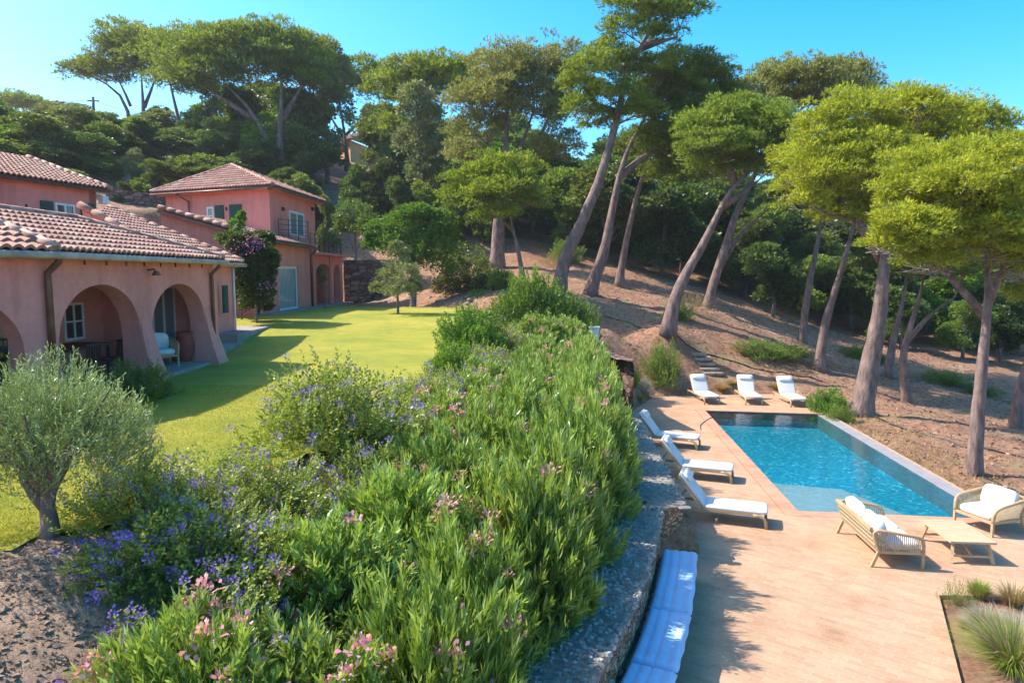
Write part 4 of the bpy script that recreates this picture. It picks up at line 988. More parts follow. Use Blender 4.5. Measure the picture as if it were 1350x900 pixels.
# ---------------------------------------------------------------- vegetation generators
def shoots_mesh(n, R, H, leafL, leafW, nl, spread, name, mat, up=.6, shoot=.35, inner=.35, dens_top=.3, irregular=.18, vv=(0, 1)):
    """dome-shaped shrub foliage: leaf whorls on shoots"""
    th = RNG.random(n)*2*math.pi; cz = RNG.random(n)**.8*1.05-.05
    ph = np.arccos(np.clip(cz, -1, 1)); d = np.stack([np.sin(ph)*np.cos(th), np.sin(ph)*np.sin(th), np.cos(ph)], 1)
    lump = 1+irregular*(np.sin(th*3+ph*4+RNG.random()*6)+.7*np.sin(th*5-ph*7+RNG.random()*6))*.6
    rr = lump*(1-inner*RNG.random(n)**2.2)
    tip = d*np.array([R, R, H])*rr[:, None]; tip[:, 2] = np.maximum(tip[:, 2], .04)
    ax_ = unit(d*np.array([1, 1, .6])*(1-up)+np.array([0, 0, 1])*up+RNG.normal(size=(n, 3))*.16)
    sl = shoot*(.6+.7*RNG.random(n)); P = []; D = []; A = []
    for k in range(nl):
        f = k/(nl-1)*1.0 if nl > 1 else 1; pos = tip-ax_*(sl*(1-f))[:, None]
        q = k*2.4+RNG.random(n)*.9; a1 = unit(np.cross(ax_, np.array([.3, .2, 1.])+0*ax_+RNG.normal(size=(n, 3))*.02)); a2 = np.cross(ax_, a1)
        rad = a1*np.cos(q)[:, None]+a2*np.sin(q)[:, None]; sp = spread*(1.1-.65*f)
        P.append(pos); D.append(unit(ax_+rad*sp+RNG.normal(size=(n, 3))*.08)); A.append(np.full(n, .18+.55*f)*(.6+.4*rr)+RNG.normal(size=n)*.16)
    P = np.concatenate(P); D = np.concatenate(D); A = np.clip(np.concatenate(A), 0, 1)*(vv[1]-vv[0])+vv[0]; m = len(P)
    Q = blades(P, D, leafL*(.7+.5*RNG.random(m)), leafW*(.75+.5*RNG.random(m)))
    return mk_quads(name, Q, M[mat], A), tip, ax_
def flower_mesh(tips, axs, k, r, petals, name, mat, psz, sub=1):
    idx_ = RNG.choice(len(tips), k, replace=False); P = []; D = []
    for i in idx_:
        c = tips[i]+axs[i]*r*.6
        pp = RNG.normal(size=(petals, 3))*r*.5; P.append(c+pp); D.append(unit(pp+axs[i]*.5*r+RNG.normal(size=(petals, 3))*.2*r))
    P = np.concatenate(P); D = np.concatenate(D); m = len(P)
    return mk_quads(name, blades(P, D, psz*(.7+.6*RNG.random(m)), psz*.75, mid=.6), M[mat], RNG.random(m))
FC = [mk_quads(nm_, blades((pp_ := RNG.normal(size=(k_, 3))*sz_*.5), unit(pp_+np.array([0, 0, .4*sz_])), ln_*(.7+.6*RNG.random(k_)), ln_*.75, mid=.6), M[mt_], RNG.random(k_)) for nm_, k_, sz_, ln_, mt_ in
      [('oleander_flower', 34, .075, .045, 'petal_pink'), ('oleander_flower', 22, .055, .045, 'petal_pink'), ('violet_flower', 22, .05, .026, 'petal_purple'), ('violet_flower', 14, .035, .026, 'petal_purple')]]
def clusters(tips, axs, k, off, lo=.0):
    ok = np.nonzero((tips[:, 2] > lo))[0]; ix = RNG.choice(ok, min(k, len(ok)), replace=False)
    return [(FC[off+(j % 2)], tuple(tips[i]+axs[i]*.05), random.uniform(.8, 1.25)) for j, i in enumerate(ix)]
def stems_mesh(name, R, H, k, mat='bark_grey', r=.018):
    mb = MB()
    for i in range(k):
        q = random.random()*6.28; rr = random.random()**.5*R*.75; mb.tube([(math.cos(q)*rr*.2, math.sin(q)*rr*.2, -.15), (math.cos(q)*rr*.6, math.sin(q)*rr*.6, H*.4), (math.cos(q)*rr, math.sin(q)*rr, H*.85)], [r*1.4, r, r*.4], 5, cap=False)
    return mk_mesh(name, mb.V, mb.F, M[mat], True)
def shrub_proto(parts):
    return parts
def place(parts, name, loc, rz, sc, label, cat, group=None):
    t = thing(name, loc, label, cat, group, rz); t.scale = sc
    for nm, me in parts:
        if nm == 'FLOWERS':
            for fm_, p_, s_ in me: o = link('flower_cluster', fm_, t); o.location = p_; o.scale = (s_/sc[0], s_/sc[1], s_/sc[2])
        else: link(nm, me, t)
    return t
def inst_label(base, i, n, extra): return base
ORD = ['first', 'second', 'third', 'fourth', 'fifth', 'sixth', 'seventh', 'eighth', 'ninth', 'tenth', 'eleventh', 'twelfth', 'thirteenth', 'fourteenth', 'fifteenth', 'sixteenth', 'seventeenth', 'eighteenth', 'nineteenth', 'twentieth']

# oleanders
OLE = []
for k in range(4):
    fm, tips, axs = shoots_mesh(760, 1.0, 1.0, .135, .024, 17, .75, 'oleander_foliage', 'oleander', up=.5, shoot=.30, inner=.5)
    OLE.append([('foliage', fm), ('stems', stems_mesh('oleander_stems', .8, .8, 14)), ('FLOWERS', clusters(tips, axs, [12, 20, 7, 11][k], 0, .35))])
rowA = [(-.75, 5.6), (-.55, 6.9), (.05, 8.2), (.45, 9.7), (.95, 11.3), (1.35, 13.0), (1.6, 14.8), (1.8, 16.6), (2.0, 18.5), (2.15, 20.4), (2.3, 22.4), (2.4, 24.4), (2.0, 26.0)]
rowB = [(-1.75, 5.0), (-1.95, 6.5), (-1.35, 7.8), (-.95, 9.3), (-.45, 11.0), (0, 12.9), (.25, 14.8), (.4, 16.8), (.6, 18.9), (.8, 21.0), (.9, 23.2), (.9, 25.4)]
rowC = [(-.9, 14.2), (-.7, 16.5), (-1.35, 9.4), (-1.2, 12.2)]
TOPZ = lambda x, y: 2.75+.25*sst(6, 11, y)+.1*sst(16, 22, y)
def ole(i, x, y, lab, rs=1.0, top=0):
    z = gz(x, y); h = max(.9, TOPZ(x, y)+top-z-.05)
    k = i % 4
    kk = OLE[k]
    place(kk, 'oleander_bush', (x, y, z), random.random()*6.28, (1.06*rs, 1.06*rs, h), lab, 'bush', 'oleanders of the hedge')
for i, (x, y) in enumerate(rowA): ole(i, x, y, 'pink flowering oleander along the slate topped wall, %s counting away from the camera' % ORD[i], 1.0 if i > 1 else .85, -.25 if i < 2 else -.1)
for i, (x, y) in enumerate(rowB): ole(i+1, x, y, 'pink flowering oleander in the middle row of the hedge, %s counting away from the camera' % ORD[i], 1.0, [-.55, -.2, 0][min(i, 2)])
for i, (x, y) in enumerate(rowC): ole(i+2, x, y, 'pink flowering oleander on the lawn side, %s' % ['near the violet shrubs in the distance', 'farthest from the camera', 'nearest the camera', 'second from the camera'][i], .85, -.15)

ole(1, -2.35, 4.75, 'pink flowering oleander at the lower left, the leftmost of the hedge', .75, -.75); ole(3, -1.25, 4.3, 'pink flowering oleander cut by the bottom edge of the photo', .8, -.9)
# violet flowered shrubs
DUR = []
for k in range(3):
    fm, tips, axs = shoots_mesh(1150, 1.0, 1.0, .055, .030, 10, 1.15, 'violet_shrub_foliage', 'duranta', up=.45, shoot=.26, inner=.55, irregular=.3)
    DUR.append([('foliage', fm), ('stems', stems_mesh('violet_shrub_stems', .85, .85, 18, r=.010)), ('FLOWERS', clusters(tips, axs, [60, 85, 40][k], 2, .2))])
ORA = flower_mesh(tips, axs, 10, .05, 14, 'orange_flowers', 'petal_orange', .035)
VS = [(-3.75, 6.75, .8, .62, 0, 'violet flowering shrub right beside the olive trunk'), (-3.0, 6.15, .95, .72, 1, 'violet flowering shrub at the lower left above the bare soil'), (-3.0, 7.6, .85, .62, 2, 'violet flowering shrub behind the olive, with orange blooms'),
      (-2.15, 7.8, .8, .6, 0, 'violet flowering shrub midway between the olive and the tall violet shrub'), (-2.65, 9.9, 1.2, 1.15, 1, 'tall bushy violet flowering shrub standing out against the lawn'), (-1.9, 11.0, .8, .9, 1, 'violet flowering shrub just behind the tall one on the lawn edge'),
      (-1.6, 13.4, .8, .7, 0, 'violet flowering shrub halfway along the lawn edge'), (-1.0, 15.6, .8, .85, 1, 'pale violet shrub among the oleanders, beside the lawn'), (-.9, 18.3, .9, .85, 1, 'pale violet shrub towards the far lawn edge'), (-.6, 20.2, 1.0, .8, 1, 'pale violet shrub in the middle of the far hedge'), (-.4, 23.8, 1.0, .8, 0, 'pale violet shrub near the far end of the hedge'),
      (-1.95, 8.75, .75, .75, 2, 'violet flowering shrub closing the gap in front of the tall lawn edge shrub'), (-2.55, 5.35, .8, .6, 0, 'violet flowering shrub at the lower left, right against the nearest oleanders'), (-3.45, 5.75, .42, .35, 2, 'small low violet flowering plant at the edge of the bare soil')]
for x, y, r, h, k, lab in VS:
    pr = DUR[k]+([('orange_flowers', ORA)] if 'orange' in lab else []); g = gz(x, y)
    place(pr, 'violet_shrub', (x, y, g), random.random()*6.28, (r, r, h), lab, 'bush', 'violet flowering shrubs')
# small violet plant in the corner bed
p = onz(55, 858, 2.62); place(DUR[0], 'violet_shrub', (p.x, p.y, gz(p.x, p.y)), 1, (.16, .16, .17), 'tiny violet flowering plant on the bare soil in the lower left corner', 'bush', 'violet flowering shrubs')
# other shrubs of the garden
fm, tips, axs = shoots_mesh(1500, 1, 1, .075, .035, 9, 1.0, 'shrub_foliage', 'laurel', up=.55, shoot=.3, inner=.5, irregular=.2); LAU = [('foliage', fm), ('stems', stems_mesh('shrub_stems', .8, .8, 12))]
fm, tips, axs = shoots_mesh(1300, 1, 1, .07, .045, 9, 1.2, 'shrub_foliage', 'bush_bright', up=.4, shoot=.25, inner=.5, irregular=.35); BRI = [('foliage', fm), ('stems', stems_mesh('shrub_stems', .8, .8, 12))]
fm, tips, axs = shoots_mesh(1300, 1, 1, .06, .03, 9, 1.2, 'shrub_foliage', 'bush_mid', up=.4, shoot=.25, inner=.6, irregular=.35); MID = [('foliage', fm), ('stems', stems_mesh('shrub_stems', .8, .8, 12))]
fm, tips, axs = shoots_mesh(700, 1, 1, .10, .016, 10, .6, 'shrub_foliage', 'silver', up=.5, shoot=.35, inner=.5, irregular=.2); SIL = [('foliage', fm), ('stems', stems_mesh('shrub_stems', .8, .8, 10))]
def sp(parts, x, y, r, h, lab, cat='bush', grp=None, nm='shrub', dz=0): return place(parts, nm, (x, y, gz(x, y)+dz), random.random()*6.28, (r, r, h), lab, cat, grp)
sp(LAU, .8, 28.2, 1.7, 2.3, 'broad light green hedge shrub closing the far end of the oleander hedge', nm='hedge_shrub'); sp(LAU, 2.4, 28.0, 1.3, 1.6, 'light green shrub at the right end of the far hedge, above the white post', nm='hedge_shrub')
sp(BRI, -1.3, 21.0, 1.0, 1.2, 'yellowish green shrub on the lawn edge before the far hedge'); sp(MID, -1.1, 23.0, 1.0, 1.1, 'olive green shrub on the lawn edge just behind the yellowish one'); sp(BRI, -1.5, 16.8, .6, .7, 'small yellowish shrub on the lawn edge halfway along')
# dry low plants at lower left
fm, tips, axs = shoots_mesh(420, 1, 1, .07, .012, 9, .9, 'dry_plant_foliage', 'dry_grass', up=.35, shoot=.35, inner=.6, irregular=.3); DRY = [('foliage', fm)]
for i, (px, py, r, h) in enumerate([(115, 880, .28, .2), (165, 868, .3, .3), (205, 860, .3, .35), (140, 905, .35, .25), (190, 900, .35, .3)]):
    p = onz(px, py, 2.3); sp(DRY, p.x, p.y, r, h, 'low dry straw-coloured plant on the soil at the lower left, %s from the left' % ORD[i], 'plant', 'dry plants at the lower left', 'dry_plant')
# grasses
def tuft(name, mat, n, L, Wd, spread, droop=.3, base=.12):
    seg = 5; q = RNG.random(n)*6.283; s = RNG.random(n)**.6*spread; d = np.stack([np.cos(q)*s, np.sin(q)*s, np.ones(n)], 1); d = unit(d); L_ = L*(.6+.5*RNG.random(n))
    b0 = np.stack([np.cos(q)*base*RNG.random(n), np.sin(q)*base*RNG.random(n), np.zeros(n)], 1); side = np.stack([-np.sin(q+RNG.normal(size=n)*.8), np.cos(q), 0*q], 1)
    hz = d*np.array([1, 1, 0]); out = []; at_ = []
    def pt(f): return b0+d*(L_*f)[:, None]+hz*(droop*L_*f*f)[:, None]*1.2-np.array([0, 0, 1])*(droop*L_*f*f*(.4+s))[:, None]
    col = RNG.random(n)
    for k in range(seg):
        f0, f1 = k/seg, (k+1)/seg; w0 = Wd*(1-f0**2)*.5; w1 = Wd*(1-f1**2)*.5+.0003; a_, c_ = pt(f0), pt(f1)
        out.append(np.stack([a_-side*w0, a_+side*w0, c_+side*w1, c_-side*w1], 1)); at_.append(np.clip(col*.6+f0*.5, 0, 1))
    return mk_quads(name, np.concatenate(out).reshape(-1, 3), M[mat], np.concatenate(at_)), (b0, d, L_, pt)
GR, info = tuft('grass_blades', 'green_grass', 1500, .95, .007, .75, .45, .14)
PL, _i = tuft('plumes', 'feather', 200, 1.05, .02, .55, .5, .1)
SG, _i = tuft('silver_blades', 'silver', 900, .6, .007, .9, .3, .15)
DG, _i = tuft('dry_blades', 'dry_grass', 500, .6, .010, .7, .35, .12)
GG, _i = tuft('green_blades', 'green_grass', 450, .6, .012, .5, .2, .12)
def tf(parts, px, py, z, sc, lab, cat='grass', grp=None, nm='grass_tuft', rz=0):
    p = onz(px, py, z) if z is not None else gp(px, py); t = thing(nm, (p.x, p.y, gz(p.x, p.y)), lab, cat, grp, rz); t.scale = sc
    for n_2, me_ in parts: link(n_2, me_, t)
    return t
STN = []
for k in range(3):
    m_ = MB(); m_.pillow((0, 0, 0), (1, .8, .6), .8, 10); m_.V = [v*(1+.18*random.uniform(-1, 1)) for v in m_.V]; STN.append(mk_mesh('stone', m_.V, m_.F, M['stone_step'], True))
tf([('blades', GR), ('plumes', PL)], 1335, 893, -.1, (1.05, 1.05, 1.05), 'large bright green feather grass in the lower right corner', 'grass', rz=2.0)
tf([('blades', SG), ('stems', DG)], 1300, 840, -.1, (.75, .75, .8), 'silvery fine-leaved plant behind the feather grass at the lower right', 'plant', nm='silver_plant')
tf([('blades', SG)], 1345, 850, -.1, (.8, .8, .8), 'silvery plant cut by the right edge beside the feather grass', 'plant', nm='silver_plant')
tf([('foliage', shoots_mesh(260, 1, 1, .09, .02, 8, .6, 'lavender_foliage', 'bush_mid', up=.75, shoot=.5, inner=.5)[0]), ('stems', DG)], 1262, 800, -.08, (.30, .30, .42), 'small green lavender clump at the corner of the right hand bed', 'plant', nm='lavender_plant')
tf([('blades', GG), ('stems', DG)], 1290, 790, -.08, (.6, .6, .65), 'low dry-stemmed plant behind the lavender clump', 'plant', nm='lavender_plant')
tf([('stems', DG)], 1335, 800, -.08, (.8, .8, .9), 'dry seed-headed clump at the right edge of the near bed', 'plant', nm='dry_plant')
tf([('stems', DG)], 1275, 830, -.08, (.5, .5, .25), 'flattened straw tuft at the paver edge of the right hand bed', 'plant', nm='dry_plant')
# plants round the far end of the terrace
def bz(parts, px, py, r, h, lab, nm='shrub', cat='bush', grp=None):
    p = gp(px, py); return place(parts, nm, (p.x, p.y, p.z-.03), random.random()*6, (r, r, h), lab, cat, grp)
bz(MID, 872, 506, .85, 1.6, 'rounded grey-green shrub with bare stems behind the far left terrace corner')
bz(SIL, 848, 518, .45, .65, 'silver-leaved shrub left of the far loungers', 'silver_shrub'); bz(SIL, 890, 514, .5, .55, 'sparse silver-leaved shrub right beside the leftmost far lounger', 'silver_shrub')
bz([('blades', GG)], 836, 510, 1.2, 1.6, 'tall green grass clump by the far retaining wall', 'grass_tuft', 'grass'); bz([('blades', GG)], 843, 530, .8, .7, 'bright green strap-leaved clump at the far left terrace corner', 'grass_tuft', 'grass')
bz([('blades', DG)], 951, 518, 1.1, .9, 'straw-coloured grass tuft between the two left far loungers', 'grass_tuft', 'grass'); bz([('blades', DG)], 965, 508, 1.0, .6, 'low dry grass tuft behind the middle far lounger', 'grass_tuft', 'grass'); bz([('blades', DG)], 1022, 514, 1.0, .7, 'dry grass tuft left of the rightmost far lounger', 'grass_tuft', 'grass')
bz(BRI, 1092, 548, .75, .95, 'dense green shrub at the far right corner of the pool', 'shrub'); bz(MID, 1108, 556, .5, .6, 'small dark green shrub at the far end of the grey pool rim', 'shrub')
bz([('blades', DG)], 920, 512, .8, .5, 'low dry tuft behind the leftmost far lounger', 'grass_tuft', 'grass')
for i, (px, py, r, h) in enumerate([(975, 462, 1.2, .5), (1000, 468, 1.4, .7), (1035, 470, 1.3, .6), (905, 408, 1.3, 1.0), (893, 420, .8, .8), (745, 345, 1.2, 1.4), (725, 352, .9, 1.1), (1130, 470, 1.0, .6), (1150, 475, 1.0, .5), (1215, 500, 1.0, .6), (1245, 505, 1.1, .6), (1290, 520, .9, .5)]):
    bz(MID if i % 3 else [('foliage', DRY[0][1])], px, py, r, h, 'low wild shrub on the pine slope, %s counted from the left part of the photo' % ORD[i] if False else 'low wild scrub bush growing on the shaded soil under the pines', 'scrub_bush', 'bush', 'low scrub under the pines')
for i in range(60):
    px, py = (random.uniform(560, 650), random.uniform(380, 408)) if i < 18 else (random.uniform(780, 1330), random.uniform(400, 600))
    p = gp(px, py)
    if sdist(np.array([p.x]), np.array([p.y]), DECK)[0] > -.4: continue
    s_ = random.uniform(.10, .32) if i < 18 else random.uniform(.05, .2); o = link('rock', STN[i % 3]); o.location = (p.x, p.y, p.z+s_*.1); o.scale = (s_,)*3; o.rotation_euler = (0, 0, i)
    tag(o, 'small rock lying on the reddish slope', 'rock', 'rocks on the slope')
# straw grasses along the outer pool rim
def scatter_tufts():
    P = []; D = []; n = 5200; f = RNG.random(n); o = RNG.random(n)**1.5*2.0+.12; a = PBo; b = PCo; nrm = ux
    x = a.x+(b.x-a.x)*f+nrm.x*o+RNG.normal(size=n)*.06; y = a.y+(b.y-a.y)*f+nrm.y*o
    cl = fbm(x*3, y*3, 1.5)+fbm(x, y, 5)*.5 > -.15; x, y = x[cl], y[cl]; z = TZ(x, y); m = len(x)
    Q = blades(np.stack([x, y, z], 1), np.stack([RNG.normal(size=m)*.6, RNG.normal(size=m)*.6, np.ones(m)], 1), .07+.12*RNG.random(m), .012)
    return mk_quads('dry_grass_strip', Q, M['dry_grass'], RNG.random(m))
tag(link('dry_grass', scatter_tufts()), 'sparse dry grass along the outside of the grey pool rim', 'grass', kind='stuff')
# needle litter, cones and stones on the slope
n = 26000; x = RNG.uniform(3, 26, n); y = RNG.uniform(14, 46, n); k_ = (sdist(x, y, DECK) < -.3)&(x > 4); x, y = x[k_], y[k_]; z = TZ(x, y); m = len(x)
Q = blades(np.stack([x, y, z+.01], 1), np.stack([RNG.normal(size=m), RNG.normal(size=m), RNG.random(m)*.35], 1), .05+.16*RNG.random(m)**2, .02+.06*RNG.random(m)**2)
tag(link('ground_litter', mk_quads('litter', Q, M['litter'] if 'litter' in M else leafmat('forest_litter', [(.10, .06, .04), (.28, .16, .10), (.42, .30, .22)], .05, .9), RNG.random(m))), 'twigs, cones and litter strewn over the reddish pine soil', 'litter', kind='stuff')
# clods on the bare bed
n = 26000; x = RNG.uniform(-6, -2.2, n); y = RNG.uniform(3.0, 6.3, n); k_ = sdist(x, y, BED) > .05; x, y = x[k_], y[k_]; z = TZ(x, y)+.05; m = len(x); s = .006+.02*RNG.random(m)**3
T4 = np.array([[0, 0, 1.], [1, 0, 0], [0, 1, 0], [-1, 0, 0], [0, -1, 0]]); Rr = (T4[None]*np.array([1, 1, .7])+RNG.normal(size=(m, 5, 3))*.35)*s[:, None, None]+np.stack([x, y, z], 1)[:, None]
Q = Rr[:, [0, 1, 2, 0, 2, 3, 0, 3, 4, 0, 4, 1]].reshape(-1, 3); tag(link('soil_clods', mk_quads('clods', Q, M['bed'], None, 3)), 'crumbly pinkish-brown clods on the bare bed at the lower left', 'soil', kind='stuff')
# lawn blades near the camera
n = 90000; x = RNG.uniform(-7.5, -2.2, n); y = 5.8+RNG.random(n)**1.6*9; k_ = sdist(x, y, LAWN) > .02; x, y = x[k_], y[k_]; m = len(x)
Q = blades(np.stack([x, y, LZ(x, y)+.02*fbm(x, y, .5)], 1), np.stack([RNG.normal(size=m)*.5, RNG.normal(size=m)*.5, np.ones(m)], 1), .02+.03*RNG.random(m), .005)
tag(link('lawn_blades', mk_quads('lawn_blades', Q, M['lawn_blade'], RNG.random(m))), 'short yellow-green mown grass of the near lawn', 'grass', kind='stuff')

# olive tree at the left
def olive(loc, R, H, label):
    t = thing('olive_tree', loc, label, 'tree'); g = MB()
    g.tube([(0, 0, -.1), (.02, 0, .12), (-.01, .02, .30), (.04, 0, .45)], [.10, .075, .066, .055], 10, .08); g.tube([(-.01, .02, .25), (-.12, .02, .38), (-.22, .05, .52), (-.3, .05, .7)], [.06, .055, .045, .02], 8, .08)
    for k in range(16):
        q = k*2.4; e = Vector((math.cos(q)*R*.7, math.sin(q)*R*.7, H*random.uniform(.55, .85))); g.tube([(.03, 0, .38), (e.x*.35, e.y*.35, H*.45), e], [.045, .025, .006], 6, .05, cap=False)
    tr = g.build('trunk', M['bark'], t, True, world=False)
    n = 2700; d = sph(n); d[:, 2] = np.abs(d[:, 2])*1.05-.5*RNG.random(n)**1.5; rr = 1-.45*RNG.random(n)**2; c = np.array([0, 0, H*.53]); lump = 1+.10*np.sin(d[:, 0]*7+2)+.10*np.sin(d[:, 1]*8+d[:, 2]*5)
    tip = c+d*np.array([R, R, H*.5])*(rr*lump)[:, None]; ax_ = unit(d*.6+np.array([0, 0, .7])+RNG.normal(size=(n, 3))*.22); P = []; D = []; sl = .16+.14*RNG.random(n); A = []
    for k in range(13):
        f = k/12; pos = tip-ax_*(sl*(1-f))[:, None]; r_ = RNG.normal(size=(n, 3)); P.append(pos); D.append(unit(ax_+r_*.42)); A.append(RNG.random(n)*.6+.4*f*rr)
    P = np.concatenate(P); D = np.concatenate(D); m = len(P); Q = blades(P, D, .032+.022*RNG.random(m), .010)
    link('crown', mk_quads('olive_crown', Q, M['olive'], np.clip(np.concatenate(A), 0, 1)), t); return t
p = onz(64, 703, 2.72); olive((p.x, p.y, 2.70), .92, 1.62, 'bushy young olive tree on the lawn in front of the arcade, lower left')
# low shrub with white flowers at the arcade pier, potted greens
sp([('foliage', MID[0][1]), ('flowers', flower_mesh(tips, axs, 20, .05, 12, 'white_flowers', 'silver', .04))], -7.35, 13.2, .75, .75, 'dark green shrub with white flowers at the foot of the arcade piers')
sp(MID, -7.3, 11.6, .5, .5, 'low dark shrub between the clay pot and the arcade')

# ---------------------------------------------------------------- pines and woodland
def crown_mesh(lobes, name, mat, nl, size, dens=1.0, flat=.8, tw=None):
    """lobes: (center, rx, ry, rz). Clumps of needle tufts over each lobe's upper and outer side"""
    P = []; D = []; A = []
    for c, rx, ry, rz_ in lobes:
        area = (rx*ry+rx*rz_+ry*rz_); nc = max(16, int(area*dens*24/(size*size*16))); 
        d = sph(nc); d[:, 2] = np.where(d[:, 2] < -.35, -d[:, 2]*RNG.random(nc), d[:, 2]); d = unit(d)
        rr = (1-.45*RNG.random(nc)**1.6); cc = np.array(c)+d*np.array([rx, ry, rz_])*(rr*(1+.15*RNG.normal(size=nc)))[:, None]
        cs = size*(1.0+.9*RNG.random(nc)); tone = RNG.random(nc)*.45
        nt_ = nl
        for j in range(nc):
            u = sph(nt_); u[:, 2] = np.abs(u[:, 2])-.25; base = cc[j]+u*cs[j]*np.array([1, 1, flat])*(RNG.random(nt_)**.4)[:, None]
            dr = unit(u*.8+d[j]*.5+np.array([0, 0, .45])+RNG.normal(size=(nt_, 3))*.3)
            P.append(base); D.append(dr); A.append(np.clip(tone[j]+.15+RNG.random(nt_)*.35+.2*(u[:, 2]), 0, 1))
    P = np.concatenate(P); D = np.concatenate(D); A = np.concatenate(A)
    P2 = np.repeat(P, 3, 0); D2 = unit(np.repeat(D, 3, 0)+RNG.normal(size=(len(P)*3, 3))*.55); m = len(P2)
    Q = blades(P2, D2, size*(.42+.35*RNG.random(m)), size*.15, .6)
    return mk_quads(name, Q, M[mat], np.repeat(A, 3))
def pine(label, base, Y, stems, lobes, r0=.25, mat='pine', nl=26, size=None, group=None, name='pine_tree', bark='bark', dens=1.0, twigs=0, dscale=.8, yj=1.2, cat='tree'):
    bp_ = at(*base, Y); g = gz(bp_.x, bp_.y); bz_ = min(bp_.z, g) if abs(bp_.z-g) > .3 else g
    loc = Vector((bp_.x, bp_.y, g)); t = thing(name, loc, label, cat, group)
    mb = MB(); tips = []; rngl = random.Random(int(base[0]*7+base[1]))
    for si, st in enumerate(stems):
        pts = [at(x, y, Y+(0 if i == 0 else rngl.uniform(-.15, .15))+(si*.25)) for i, (x, y) in enumerate(st)]
        if si == 0: pts[0].z = g-.25; pts = [pts[0]]+([Vector((pts[0].x, pts[0].y, g)).lerp(pts[1], .06)])+pts[1:]
        pts = smooth_line(resample(pts, max(.4, Y/60)), 2); n = len(pts); r_s = r0*(1 if si == 0 else .62)
        rad = [r_s*(1-.82*i/(n-1))*(1+.35*max(0, 1-i/2.0)*(si == 0)) for i in range(n)]
        mb.tube(pts, rad, 10, .07); tips.append((pts, rad))
    L = []
    for lb in lobes:
        x, y, rx, ry = lb[:4]; dy = lb[4] if len(lb) > 4 else rngl.uniform(-yj, yj); Yc = Y+dy; c = at(x, y, Yc); s = Yc/900.0; L.append((tuple(c-loc+Vector((0, 0, -.12*ry*s))), rx*s*1.12, rx*s*dscale*1.1, ry*s*1.28))
        # limb to this lobe
        pts, rad = min(tips, key=lambda q: min((p-c).length for p in q[0][len(q[0])//2:])); m0 = len(pts)//2
        k = min(range(m0, len(pts)), key=lambda i: (pts[i]-c).length+max(0, pts[i].z-c.z+.5)*1.5); a = pts[k]; e = c+Vector((0, 0, -.1*ry*s)); midp = a.lerp(e, .5)+Vector((0, 0, -.12*(e-a).length*.5))
        if (e-a).length > .3:
            lp = smooth_line(resample([a, midp, e], .35), 2); mb.tube(lp, [max(.02, rad[k]*.42*(1-.85*i/(len(lp)-1))) for i in range(len(lp))], 6, .08, cap=False)
            for q in range(5):
                s0_ = lp[int(len(lp)*rngl.uniform(.35, .95))]; e2 = c+Vector((rngl.uniform(-1, 1)*rx*s*.8, rngl.uniform(-1, 1)*rx*s*.6, rngl.uniform(-.4, .4)*ry*s)); mb.tube([s0_, s0_.lerp(e2, .5)+Vector((0, 0, -.08)), e2], [.035*Y/36, .02*Y/36, .008], 5, cap=False)
    mb.build('trunk', M[bark], t, True)
    size = size or max(.24, min(.62, Y*.0092))
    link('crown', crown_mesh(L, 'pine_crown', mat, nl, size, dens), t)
    if twigs:
        tw = MB(); 
        for k in range(twigs):
            lb = rngl.choice(lobes); s = Y/900; c = at(lb[0]+rngl.uniform(-.8, .8)*lb[2], lb[1]+lb[3]*rngl.uniform(.5, 1.1), Y+rngl.uniform(-1.2, 1.2)); d = Vector((rngl.uniform(-1, 1), rngl.uniform(-1, 1), rngl.uniform(-.35, .25))).normalized()*rngl.uniform(.4, 1.1)
            tw.tube([c-d*.5, c+Vector((0, 0, -.05)), c+d*.5], [.014, .010, .004], 4, cap=False)
        tw.build('dead_twigs', M['twig'], t, False)['kind'] = 'stuff'
    return t
